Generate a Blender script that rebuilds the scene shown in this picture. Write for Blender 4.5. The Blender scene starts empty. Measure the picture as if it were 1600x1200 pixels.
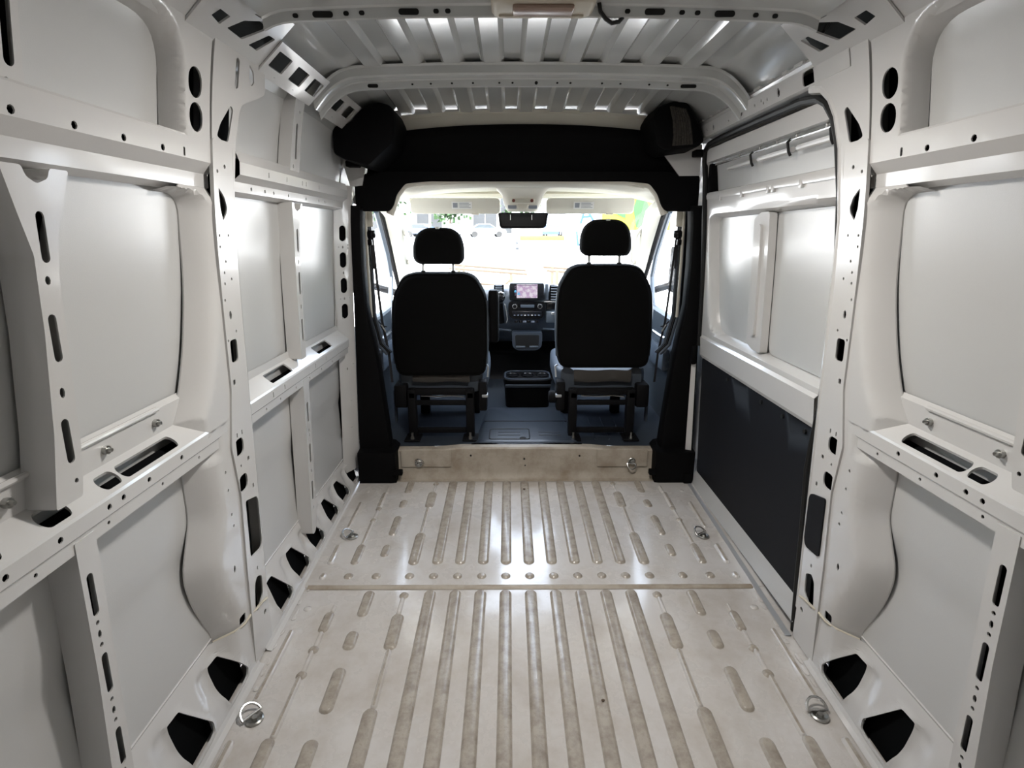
import bpy, bmesh, math, random
import numpy as np
from mathutils import Vector, Matrix
from mathutils.geometry import delaunay_2d_cdt

random.seed(7)
SC = bpy.context.scene
COL = SC.collection

# ------------------------------------------------------------------ camera
cam_d = bpy.data.cameras.new('camera')
cam = bpy.data.objects.new('camera', cam_d)
COL.objects.link(cam)
F_PX, HORIZON, VX = 860.0, 365.0, 795.0
PITCH = math.atan((600 - HORIZON) / F_PX)
YAW = math.atan((800 - VX) / F_PX * math.cos(PITCH))
cam_d.sensor_fit = 'HORIZONTAL'
cam_d.sensor_width = 36.0
cam_d.lens = 36.0 * F_PX / 1600.0
cam_d.clip_start = 0.02
cam_d.clip_end = 500
cam.location = (-0.085, 0.0, 1.465)
cam.rotation_euler = (math.pi / 2 - PITCH, 0, -YAW)
SC.camera = cam

# ------------------------------------------------------------------ sky, sun, exposure
world = bpy.data.worlds.new('sky')
SC.world = world
world.use_nodes = True
wn = world.node_tree
wn.nodes.clear()
w_out = wn.nodes.new('ShaderNodeOutputWorld')
w_bg = wn.nodes.new('ShaderNodeBackground')
w_sky = wn.nodes.new('ShaderNodeTexSky')
w_sky.sky_type = 'NISHITA'
w_sky.sun_disc = False
w_sky.sun_elevation = math.radians(52)
w_sky.sun_rotation = math.radians(205)
w_sky.air_density = 1.0
w_sky.dust_density = 2.5
w_sky.ozone_density = 1.0
w_mix = wn.nodes.new('ShaderNodeMix')
w_mix.data_type = 'RGBA'
w_mix.inputs[0].default_value = 0.55            # thin bright haze over the blue
w_mix.inputs[7].default_value = (2.2, 2.15, 2.05, 1)
wn.links.new(w_sky.outputs[0], w_mix.inputs[6])
wn.links.new(w_mix.outputs[2], w_bg.inputs[0])
w_bg.inputs[1].default_value = 3.4
wn.links.new(w_bg.outputs[0], w_out.inputs[0])

sun_d = bpy.data.lights.new('sun', 'SUN')
sun_d.energy = 18.0
sun_d.angle = math.radians(1.0)
sun_d.color = (1.0, 0.95, 0.88)
sun = bpy.data.objects.new('sun', sun_d)
COL.objects.link(sun)
sun.location = (-3, -8, 12)
sun.rotation_euler = (math.radians(36), 0, math.radians(-25))

vs = SC.view_settings
vs.view_transform = 'Standard'
vs.look = 'None'
vs.exposure = 0.33
vs.gamma = 1.0
vs.use_curve_mapping = False
SC.cycles.use_denoising = True
SC.cycles.max_bounces = 10
SC.cycles.diffuse_bounces = 6
SC.cycles.glossy_bounces = 5
SC.cycles.sample_clamp_indirect = 12.0

LAMP_W = 15.0            # the cargo lamp on the roof bow is lit

# ------------------------------------------------------------------ materials
MATS = {}
def mat(name, col, rough=0.5, metal=0.0, spec=0.5, coat=0.0, coat_r=0.1, bump=0.0, bump_s=400.0,
        var=0.0, var_s=6.0, var_col=None, emit=None, emit_s=0.0, rough_var=0.0):
    m = bpy.data.materials.new(name)
    m.use_nodes = True
    nt = m.node_tree
    b = nt.nodes['Principled BSDF']
    b.inputs['Base Color'].default_value = (*col, 1)
    b.inputs['Roughness'].default_value = rough
    b.inputs['Metallic'].default_value = metal
    b.inputs['Specular IOR Level'].default_value = spec
    b.inputs['Coat Weight'].default_value = coat
    b.inputs['Coat Roughness'].default_value = coat_r
    if emit:
        b.inputs['Emission Color'].default_value = (*emit, 1)
        b.inputs['Emission Strength'].default_value = emit_s
    tc = None
    if bump or var:
        tc = nt.nodes.new('ShaderNodeTexCoord')
    if bump:
        n = nt.nodes.new('ShaderNodeTexNoise')
        n.inputs['Scale'].default_value = bump_s
        n.inputs['Detail'].default_value = 3
        nt.links.new(tc.outputs['Object'], n.inputs['Vector'])
        bp = nt.nodes.new('ShaderNodeBump')
        bp.inputs['Strength'].default_value = bump
        bp.inputs['Distance'].default_value = 0.002
        nt.links.new(n.outputs['Fac'], bp.inputs['Height'])
        nt.links.new(bp.outputs['Normal'], b.inputs['Normal'])
    if var:
        n2 = nt.nodes.new('ShaderNodeTexNoise')
        n2.inputs['Scale'].default_value = var_s
        n2.inputs['Detail'].default_value = 8
        n2.inputs['Roughness'].default_value = 0.65
        nt.links.new(tc.outputs['Object'], n2.inputs['Vector'])
        mr = nt.nodes.new('ShaderNodeMapRange')
        mr.inputs[1].default_value = 0.42
        mr.inputs[2].default_value = 0.72
        mr.inputs[3].default_value = 0.0
        mr.inputs[4].default_value = var
        nt.links.new(n2.outputs['Fac'], mr.inputs[0])
        mx = nt.nodes.new('ShaderNodeMix')
        mx.data_type = 'RGBA'
        mx.inputs[6].default_value = (*col, 1)
        mx.inputs[7].default_value = (*(var_col or tuple(c * 0.6 for c in col)), 1)
        nt.links.new(mr.outputs[0], mx.inputs[0])
        nt.links.new(mx.outputs[2], b.inputs['Base Color'])
        if rough_var:
            mr2 = nt.nodes.new('ShaderNodeMapRange')
            mr2.inputs[1].default_value = 0.35
            mr2.inputs[2].default_value = 0.75
            mr2.inputs[3].default_value = rough
            mr2.inputs[4].default_value = rough + rough_var
            nt.links.new(n2.outputs['Fac'], mr2.inputs[0])
            nt.links.new(mr2.outputs[0], b.inputs['Roughness'])
    MATS[name] = m
    return m

mat('white_paint', (0.64, 0.63, 0.615), rough=0.26, coat=0.7, coat_r=0.09, bump=0.05, bump_s=260)
mat('skin_paint', (0.56, 0.56, 0.55), rough=0.28, coat=0.5, coat_r=0.2, bump=0.10, bump_s=420)
mat('roof_paint', (0.58, 0.59, 0.58), rough=0.16, coat=0.9, coat_r=0.10, bump=0.04, bump_s=300)
mat('floor_paint', (0.66, 0.635, 0.61), rough=0.17, coat=1.0, coat_r=0.10, bump=0.06, bump_s=300,
    var=0.85, var_s=4.2, var_col=(0.45, 0.40, 0.34), rough_var=0.28)
mat('rib_dirty', (0.43, 0.385, 0.325), rough=0.26, coat=0.6, coat_r=0.2, bump=0.08, bump_s=250, var=0.95, var_s=26, var_col=(0.25, 0.21, 0.17), rough_var=0.35)
mat('step_paint', (0.46, 0.41, 0.34), rough=0.45, bump=0.05, bump_s=200, var=0.9, var_s=7, var_col=(0.27, 0.21, 0.15), rough_var=0.25)
mat('sealer', (0.62, 0.57, 0.46), rough=0.6, bump=0.2, bump_s=120)
mat('black_trim', (0.0025, 0.0025, 0.003), rough=0.7, spec=0.12, bump=0.25, bump_s=700)
mat('black_panel', (0.007, 0.008, 0.011), rough=0.6, spec=0.2, bump=0.3, bump_s=600)
mat('black_gloss', (0.006, 0.006, 0.007), rough=0.18)
mat('rubber', (0.008, 0.008, 0.008), rough=0.5, spec=0.35)
mat('fabric', (0.004, 0.004, 0.004), rough=0.95, spec=0.12, bump=0.5, bump_s=900)
mat('grey_fabric', (0.07, 0.065, 0.06), rough=0.95, spec=0.1, bump=0.4, bump_s=800)
mat('cab_plastic', (0.065, 0.080, 0.100), rough=0.42, bump=0.2, bump_s=700)
mat('cab_mat', (0.038, 0.048, 0.063), rough=0.38, bump=0.25, bump_s=350)
mat('door_plastic', (0.060, 0.072, 0.085), rough=0.45, bump=0.2, bump_s=600)
mat('headliner', (0.70, 0.68, 0.60), rough=0.9, spec=0.2, bump=0.25, bump_s=500)
mat('cream_trim', (0.66, 0.63, 0.55), rough=0.55, bump=0.1, bump_s=500)
mat('label_paper', (0.80, 0.80, 0.78), rough=0.6)
mat('label_ink', (0.28, 0.30, 0.33), rough=0.6)
mat('console_red', (0.20, 0.05, 0.035), rough=0.4)
mat('console_grey', (0.20, 0.22, 0.27), rough=0.4)
mat('chrome', (0.55, 0.55, 0.54), rough=0.26, metal=1.0)
mat('zinc', (0.42, 0.42, 0.40), rough=0.34, metal=1.0, var=0.6, var_s=60, var_col=(0.25, 0.24, 0.22))
mat('seat_frame', (0.004, 0.004, 0.005), rough=0.7, spec=0.2)
mat('hole_shade', (0.004, 0.0045, 0.005), rough=0.9, spec=0.05)  # near-black colour that paints in the shade behind punched holes
mat('cove_shade_grey', (0.05, 0.055, 0.055), rough=0.7, spec=0.2)  # grey that stands in for shade behind the cove holes
mat('silver_ring', (0.72, 0.73, 0.74), rough=0.25, metal=0.9)
mat('lamp_plastic', (0.52, 0.47, 0.38), rough=0.45)
mat('lamp_lens', (0.34, 0.24, 0.19), rough=0.25)
mat('carpet_duct', (0.055, 0.048, 0.040), rough=0.9, bump=1.0, bump_s=160, var=0.9, var_s=90, var_col=(0.012, 0.011, 0.010))
mat('screen_bezel', (0.010, 0.010, 0.012), rough=0.25)
mat('belt_web', (0.02, 0.02, 0.022), rough=0.8)
mat('cable', (0.006, 0.006, 0.006), rough=0.4)
mat('concrete', (0.55, 0.54, 0.52), rough=0.9, bump=0.3, bump_s=20, var=0.5, var_s=0.6, var_col=(0.44, 0.43, 0.41))
mat('asphalt', (0.10, 0.10, 0.10), rough=0.9, var=0.5, var_s=2, var_col=(0.14, 0.14, 0.135))
mat('kerb_yellow', (0.30, 0.22, 0.005), rough=0.7)
mat('car_white', (0.30, 0.33, 0.37), rough=0.25, coat=0.6)
mat('car_blue', (0.010, 0.035, 0.09), rough=0.25, coat=0.6)
mat('car_silver', (0.16, 0.18, 0.20), rough=0.25, metal=0.4, coat=0.6)
mat('car_dark', (0.03, 0.035, 0.045), rough=0.25, coat=0.6)
mat('car_glass', (0.02, 0.03, 0.04), rough=0.08)
mat('tyre', (0.015, 0.015, 0.015), rough=0.85)
mat('wall_render', (0.28, 0.28, 0.275), rough=0.85)
mat('shutter', (0.12, 0.14, 0.16), rough=0.6)
mat('dark_opening', (0.015, 0.018, 0.022), rough=0.5)
mat('banner_white', (0.80, 0.82, 0.86), rough=0.7)
mat('banner_blue', (0.004, 0.035, 0.13), rough=0.7)
mat('banner_yellow', (0.22, 0.23, 0.003), rough=0.7)
mat('banner_green', (0.008, 0.075, 0.008), rough=0.7)
mat('foliage', (0.013, 0.040, 0.010), rough=0.8, var=0.8, var_s=3, var_col=(0.025, 0.06, 0.015))
mat('bark', (0.10, 0.07, 0.05), rough=0.9)
mat('galvanised', (0.45, 0.46, 0.47), rough=0.5, metal=0.5)
mat('timber', (0.055, 0.038, 0.022), rough=0.8)
mat('amber', (0.60, 0.25, 0.03), rough=0.4)

def screen_mat():
    m = bpy.data.materials.new('screen_glow')
    m.use_nodes = True
    nt = m.node_tree
    b = nt.nodes['Principled BSDF']
    b.inputs['Base Color'].default_value = (0.02, 0.02, 0.02, 1)
    b.inputs['Roughness'].default_value = 0.2
    tc = nt.nodes.new('ShaderNodeTexCoord')
    n = nt.nodes.new('ShaderNodeTexNoise')
    n.inputs['Scale'].default_value = 45
    nt.links.new(tc.outputs['Object'], n.inputs['Vector'])
    r = nt.nodes.new('ShaderNodeValToRGB')
    r.color_ramp.elements[0].position = 0.40
    r.color_ramp.elements[0].color = (0.62, 0.42, 0.66, 1)
    r.color_ramp.elements[1].position = 0.58
    r.color_ramp.elements[1].color = (0.92, 0.84, 0.94, 1)
    nt.links.new(n.outputs['Fac'], r.inputs['Fac'])
    nt.links.new(r.outputs['Color'], b.inputs['Emission Color'])
    b.inputs['Emission Strength'].default_value = 0.62
    MATS['screen_glow'] = m
screen_mat()
mat('screen_blue', (0.02, 0.05, 0.1), rough=0.3, emit=(0.15, 0.55, 0.85), emit_s=0.6)
mat('screen_dark', (0.02, 0.02, 0.03), rough=0.3, emit=(0.25, 0.18, 0.28), emit_s=0.5)
mat('lit_icon', (0.3, 0.3, 0.3), rough=0.4, emit=(0.8, 0.8, 0.85), emit_s=0.35)

def glass_mat(name, tint):
    m = bpy.data.materials.new(name)
    m.use_nodes = True
    nt = m.node_tree
    nt.nodes.clear()
    o = nt.nodes.new('ShaderNodeOutputMaterial')
    t = nt.nodes.new('ShaderNodeBsdfTransparent')
    t.inputs[0].default_value = (*tint, 1)
    g = nt.nodes.new('ShaderNodeBsdfGlossy')
    g.inputs['Roughness'].default_value = 0.02
    mx = nt.nodes.new('ShaderNodeMixShader')
    mx.inputs[0].default_value = 0.05
    nt.links.new(t.outputs[0], mx.inputs[1])
    nt.links.new(g.outputs[0], mx.inputs[2])
    nt.links.new(mx.outputs[0], o.inputs[0])
    MATS[name] = m
glass_mat('clear_glass', (0.93, 0.96, 0.95))

# ------------------------------------------------------------------ mesh helpers
ORG = {}
def obj_link(o, parent):
    COL.objects.link(o)
    if parent is not None:
        o.parent = parent
    return o

def tag(o, label=None, cat=None, group=None, kind=None):
    if label: o['label'] = label
    if cat: o['category'] = cat
    if group: o['group'] = group
    if kind: o['kind'] = kind
    return o

def thing(name, label, cat, loc=(0, 0, 0), group=None, kind=None):
    o = bpy.data.objects.new(name, None)
    o.empty_display_size = 0.05
    COL.objects.link(o)
    o.location = loc
    ORG[o.name] = Vector(loc)
    return tag(o, label, cat, group, kind)

class MB:
    """collects polygons in world coordinates, builds ONE mesh object"""
    def __init__(self):
        self.v = []; self.f = []
    def add(self, verts, faces):
        n = len(self.v)
        self.v.extend([tuple(map(float, p)) for p in verts])
        self.f.extend([tuple(int(i) + n for i in f) for f in faces])
        return self
    def box(self, x0, x1, y0, y1, z0, z1, bev=0.0):
        if bev > 0:
            bm = bmesh.new()
            bmesh.ops.create_cube(bm, size=1)
            for v in bm.verts:
                v.co = Vector(((x0 + x1) / 2 + v.co.x * (x1 - x0), (y0 + y1) / 2 + v.co.y * (y1 - y0), (z0 + z1) / 2 + v.co.z * (z1 - z0)))
            bmesh.ops.bevel(bm, geom=bm.edges[:], offset=min(bev, abs(x1 - x0) / 2.05, abs(y1 - y0) / 2.05, abs(z1 - z0) / 2.05), segments=2, affect='EDGES', profile=0.5)
            self.bm(bm)
            return self
        v = [(x, y, z) for x in (x0, x1) for y in (y0, y1) for z in (z0, z1)]
        return self.add(v, [(0, 1, 3, 2), (4, 6, 7, 5), (0, 4, 5, 1), (2, 3, 7, 6), (0, 2, 6, 4), (1, 5, 7, 3)])
    def bm(self, bm):
        bm.verts.index_update()
        self.add([v.co for v in bm.verts], [[v.index for v in f.verts] for f in bm.faces])
        bm.free()
        return self
    def tube(self, pts, r, n=8, closed=False, cap=True):
        pts = [Vector(p) for p in pts]
        rs = r if isinstance(r, (list, tuple)) else [r] * len(pts)
        m = len(pts)
        up = Vector((0.13, 0.21, 0.97))
        rings = []
        prev = None
        for i, p in enumerate(pts):
            a = pts[(i - 1) % m] if (closed or i > 0) else p
            b = pts[(i + 1) % m] if (closed or i < m - 1) else p
            t = (b - a).normalized()
            if prev is None:
                s = t.cross(up)
                if s.length < 1e-4: s = t.cross(Vector((1, 0, 0)))
            else:
                s = prev - t * prev.dot(t)
            s.normalize(); prev = s
            q = t.cross(s)
            rings.append([p + (s * math.cos(k * 2 * math.pi / n) + q * math.sin(k * 2 * math.pi / n)) * rs[i] for k in range(n)])
        V = [v for rg in rings for v in rg]
        Fc = []
        for i in range(m if closed else m - 1):
            j = (i + 1) % m
            for k in range(n):
                l = (k + 1) % n
                Fc.append((i * n + k, i * n + l, j * n + l, j * n + k))
        if cap and not closed:
            Fc.append(tuple(range(n - 1, -1, -1)))
            Fc.append(tuple((m - 1) * n + k for k in range(n)))
        return self.add(V, Fc)
    def loft(self, rings, closed_ring=True, cap=True):
        n = len(rings[0]); V = [p for r in rings for p in r]; Fc = []
        for i in range(len(rings) - 1):
            for k in range(n if closed_ring else n - 1):
                l = (k + 1) % n
                Fc.append((i * n + k, i * n + l, (i + 1) * n + l, (i + 1) * n + k))
        if cap and closed_ring:
            Fc.append(tuple(range(n - 1, -1, -1)))
            Fc.append(tuple((len(rings) - 1) * n + k for k in range(n)))
        return self.add(V, Fc)
    def grid(self, P):
        """P[i][j] points"""
        a, b = len(P), len(P[0])
        return self.add([p for r in P for p in r], [(i * b + j, i * b + j + 1, (i + 1) * b + j + 1, (i + 1) * b + j) for i in range(a - 1) for j in range(b - 1)])
    def prism(self, poly, axis, a, b):
        """poly 2D extruded along axis from a to b; axis 'x': (y,z), 'y': (x,z), 'z': (x,y)"""
        def P(u, v, w):
            return {'x': (w, u, v), 'y': (u, w, v), 'z': (u, v, w)}[axis]
        n = len(poly)
        V = [P(u, v, a) for u, v in poly] + [P(u, v, b) for u, v in poly]
        Fc = [(i, (i + 1) % n, n + (i + 1) % n, n + i) for i in range(n)]
        Fc += [tuple(range(n - 1, -1, -1)), tuple(range(n, 2 * n))]
        return self.add(V, Fc)
    def ball(self, c, rx, ry, rz, nu=12, nv=8):
        bm = bmesh.new()
        bmesh.ops.create_uvsphere(bm, u_segments=nu, v_segments=nv, radius=1)
        for v in bm.verts:
            v.co = Vector((c[0] + v.co.x * rx, c[1] + v.co.y * ry, c[2] + v.co.z * rz))
        return self.bm(bm)
    def cyl(self, c, r, h, axis='z', n=20, bev=0.0):
        c = Vector(c); d = {'x': Vector((1, 0, 0)), 'y': Vector((0, 1, 0)), 'z': Vector((0, 0, 1))}[axis]
        if bev:
            return self.tube([c - d * h / 2, c - d * (h / 2) * .999, c - d * (h / 2 - bev), c + d * (h / 2 - bev), c + d * (h / 2) * .999, c + d * h / 2], [r - bev, r - bev, r, r, r - bev, r - bev], n)
        return self.tube([c - d * h / 2, c + d * h / 2], r, n)
    def build(self, name, material, parent=None, smooth=35, merge=True, label=None):
        org = Vector((0, 0, 0))
        p = parent
        while p is not None:
            if p.name in ORG: org = ORG[p.name]
            p = p.parent
        me = bpy.data.meshes.new(name)
        me.from_pydata([tuple(Vector(v) - org) for v in self.v], [], self.f)
        if merge:
            bm = bmesh.new(); bm.from_mesh(me)
            bmesh.ops.remove_doubles(bm, verts=bm.verts[:], dist=0.00005)
            bmesh.ops.recalc_face_normals(bm, faces=bm.faces[:])
            bm.to_mesh(me); bm.free()
        me.materials.append(MATS[material])
        if smooth is not None:
            me.shade_smooth()
            me.set_sharp_from_angle(angle=math.radians(smooth))
        me.update()
        o = bpy.data.objects.new(name, me)
        obj_link(o, parent)
        if label: o['label'] = label
        return o

# ---- 2D outlines
def rrect(cx, cy, w, h, r, n=4):
    r = min(r, w / 2 * .999, h / 2 * .999)
    out = []
    for sx, sy, a0 in ((1, 1, 0), (-1, 1, 90), (-1, -1, 180), (1, -1, 270)):
        for k in range(n + 1):
            a = math.radians(a0 + 90 * k / n)
            out.append((cx + sx * (w / 2 - r) + r * math.cos(a), cy + sy * (h / 2 - r) + r * math.sin(a)))
    return out
def ell(cx, cy, rx, ry=None, n=10):
    ry = ry or rx
    return [(cx + rx * math.cos(2 * math.pi * k / n), cy + ry * math.sin(2 * math.pi * k / n)) for k in range(n)]
def fillet(pts, r, n=4):
    out = []; m = len(pts)
    for i in range(m):
        p0, p1, p2 = (np.array(pts[(i + d) % m], float) for d in (-1, 0, 1))
        a = p0 - p1; b = p2 - p1; la, lb = np.linalg.norm(a), np.linalg.norm(b)
        rr = min(r if not isinstance(r, (list, tuple)) else r[i], la * .48, lb * .48)
        if rr < 1e-5:
            out.append(tuple(p1)); continue
        A = p1 + a / la * rr; B = p1 + b / lb * rr
        for k in range(n + 1):
            t = k / n
            out.append(tuple((1 - t) ** 2 * A + 2 * t * (1 - t) * p1 + t * t * B))
    return out

def inside(P, loop):
    L = np.asarray(loop, float); x, y = P[:, 0], P[:, 1]
    c = np.zeros(len(P), bool)
    x0, y0 = L[:, 0], L[:, 1]; x1, y1 = np.roll(x0, -1), np.roll(y0, -1)
    for a, b, c_, d in zip(x0, y0, x1, y1):
        if b == d: continue
        m = ((b > y) != (d > y)) & (x < (c_ - a) * (y - b) / (d - b) + a)
        c ^= m
    return c
def dist(P, loop, sx=1.0, sy=1.0):
    L = np.asarray(loop, float) / np.array([sx, sy]); Q = P / np.array([sx, sy])
    D = np.full(len(Q), 1e9)
    for a, b in zip(L, np.roll(L, -1, 0)):
        ab = b - a; q = ab @ ab
        if q < 1e-14: continue
        t = np.clip(((Q - a) @ ab) / q, 0, 1)
        D = np.minimum(D, np.hypot(*(Q - a - t[:, None] * ab).T))
    return D
def densify(loop, step):
    out = []; L = [np.array(p, float) for p in loop]
    for a, b in zip(L, L[1:] + L[:1]):
        n = max(1, int(np.linalg.norm(b - a) / step))
        out += [tuple(a + (b - a) * k / n) for k in range(n)]
    return out

def sheet(mb, outline, holes, fmap, grid=0.05, lines=(), lip=None, edge_lip=None, rings=(), step=0.05):
    """flat pattern with punched holes, bent by fmap(U,V)->Nx3. lip / edge_lip: vector functions added to hole / outer edges"""
    outline = densify(outline, step)
    holes = [densify(h, step) for h in holes]
    pts = list(outline); edges = [(i, (i + 1) % len(outline)) for i in range(len(outline))]
    for h in holes:
        n = len(pts); pts += h
        edges += [(n + i, n + (i + 1) % len(h)) for i in range(len(h))]
    O = np.array(outline)
    x0, y0 = O.min(0); x1, y1 = O.max(0)
    extra = []
    nx, ny = max(2, int((x1 - x0) / grid)), max(2, int((y1 - y0) / grid))
    gx = np.linspace(x0, x1, nx + 1)[1:-1]; gy = np.linspace(y0, y1, ny + 1)[1:-1]
    if len(gx) and len(gy):
        extra.append(np.array([(a, b) for a in gx for b in gy]))
    for loop, ds in rings:
        L = np.array(densify(loop, step)); T = np.roll(L, -1, 0) - np.roll(L, 1, 0)
        N = np.stack([T[:, 1], -T[:, 0]], 1); N /= np.linalg.norm(N, axis=1)[:, None] + 1e-12
        area = 0.5 * np.sum(L[:, 0] * np.roll(L[:, 1], -1) - L[:, 1] * np.roll(L[:, 0], -1))
        if area < 0: N = -N
        for d in ds:
            dx, dy = d if isinstance(d, tuple) else (d, d)
            extra.append(L + N * np.array([dx, dy]))
    E = np.concatenate(extra) if extra else np.zeros((0, 2))
    if len(E):
        k = inside(E, outline) & (dist(E, outline) > 0.003)
        for h in holes: k &= ~inside(E, h)
        E = E[k]
        for h in holes: E = E[dist(E, h) > 0.003] if len(E) else E
    n0 = len(pts)
    pts += [tuple(p) for p in E]
    for v in lines:
        us = np.linspace(x0, x1, nx * 2 + 1)
        n = len(pts); q = np.stack([us, np.full_like(us, v)], 1)
        pts += [tuple(p) for p in q]
        edges += [(n + i, n + i + 1) for i in range(len(us) - 1)]
    V, _, Fc, *_ = delaunay_2d_cdt([Vector(p) for p in pts], edges, [], 0, 1e-6)
    V = np.array([tuple(v) for v in V]); Fc = [tuple(f) for f in Fc]
    cen = np.array([V[list(f)].mean(0) for f in Fc])
    k = inside(cen, outline)
    for h in holes: k &= ~inside(cen, h)
    Fc = [f for f, kk in zip(Fc, k) if kk]
    used = sorted({i for f in Fc for i in f}); mp = {i: j for j, i in enumerate(used)}
    V = V[used]; Fc = [tuple(mp[i] for i in f) for f in Fc]
    mb.add(fmap(V[:, 0], V[:, 1]), Fc)
    def skirt(loop, vec):
        L = np.array(loop); A = fmap(L[:, 0], L[:, 1]); B = A + np.asarray(vec(L[:, 0], L[:, 1], A) if callable(vec) else vec)
        n = len(L)
        mb.add(np.concatenate([A, B]), [(i, (i + 1) % n, n + (i + 1) % n, n + i) for i in range(n)])
    if lip is not None:
        for h in holes: skirt(h, lip)
    if edge_lip is not None: skirt(outline, edge_lip)
    return mb

# ================================================================== THE VAN SHELL
_zp = np.array([0, .1, .5, .9, 1.3, 1.6, 1.8, 2.0, 2.1]); _xp = np.array([.94, .935, .915, .90, .885, .865, .84, .80, .765])
_pf = np.polyfit(_zp, _xp, 5)
def XF(z): return np.polyval(_pf, z)                       # inner face of the side frame
_zs = np.array([-.1, .3, .60, .68, .75, 1.0, 1.3, 1.6, 1.8, 1.93, 2.02, 2.07]); _xs = np.array([.985, .988, .988, .976, .972, .965, .950, .925, .897, .868, .81, .73])
def XS(z): return np.interp(z, _zs, _xs)                   # outer skin
FSL = 0.0428
def ZF(y): return FSL * y                                  # cargo floor rises gently to the front

def wmap(s, off=0.0, dy=0.0):
    def f(U, V):
        o = off(U, V) if callable(off) else off
        return np.stack([s * (XF(V) + o), U + dy, V], 1)
    return f
def out(s, d): return (s * d, 0.0, 0.0)

def flange(loop, D, wy, wz, base=0.0):
    """sheet rolls outboard to the skin near an opening"""
    def off(U, V):
        t = np.clip(dist(np.stack([U, V], 1), loop, wy, wz), 0, 1)
        return base + (D - base) * (1 - np.sin(t * math.pi / 2))
    return off
def clamp_off(f, zones):
    """zones: (z_a, z_b, y_max, off): keep the sheet at least off outboard where z runs from z_a (full) to z_b (none), fading by y_max"""
    def g(U, V):
        o = f(U, V)
        for za, zb, ym, d in zones:
            k = np.clip((V - zb) / (za - zb), 0, 1) * np.clip((ym - U) / .06, 0, 1)
            o = np.maximum(o, d * k)
        return o
    return g
def ring_d(wy, wz): return [(wy * k, wz * k) for k in (.1, .22, .38, .55, .75, 1.0)]

def prof_sheet(mb, s, prof, y0, y1, holes=(), lip=0.003, grid=0.05, xfun=None, ends=True):
    """rail: cross-section prof [(off,z)...] swept along Y; holes = 2D loops with v given as z"""
    P = np.array(prof, float)
    L = np.concatenate([[0], np.cumsum(np.hypot(*np.diff(P, axis=0).T))])
    zord = np.argsort(P[:, 1])
    def v_of_z(z): return np.interp(z, P[zord, 1], L[zord])
    hs = [[(y, float(v_of_z(z))) for y, z in h] for h in holes]
    xfun = xfun or (lambda z: XF(z))
    def fm(U, V):
        o = np.interp(V, L, P[:, 0]); z = np.interp(V, L, P[:, 1])
        return np.stack([s * (xfun(z) + o), U, z], 1)
    def slope(V):
        m = float(np.mean(V)); k = min(max(int(np.searchsorted(L, m)) - 1, 0), len(P) - 2)
        return abs(P[k + 1, 0] - P[k, 0]) > abs(P[k + 1, 1] - P[k, 1])
    sheet(mb, [(y0, 0), (y1, 0), (y1, L[-1]), (y0, L[-1])], hs, fm, grid=grid, lines=list(L[1:-1]), lip=lambda U, V, A: (np.tile((s * .002, 0, -.006), (len(U), 1)) if slope(V) else np.tile(out(s, lip), (len(U), 1))), step=0.06)
    return mb
def dots(items, r=0.0045): return [ell(y, z, r, r, 6) for y, z in items]

wall_left = thing('wall_left', 'bare white-painted steel side wall left of the seats, pierced ribs and rails', 'wall', (-0.9, 1.2, 0.1), kind='structure')
wall_right = thing('wall_right', 'bare white-painted steel side wall right of camera, behind the sliding door', 'wall', (0.9, 0.8, 0.1), kind='structure')

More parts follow.
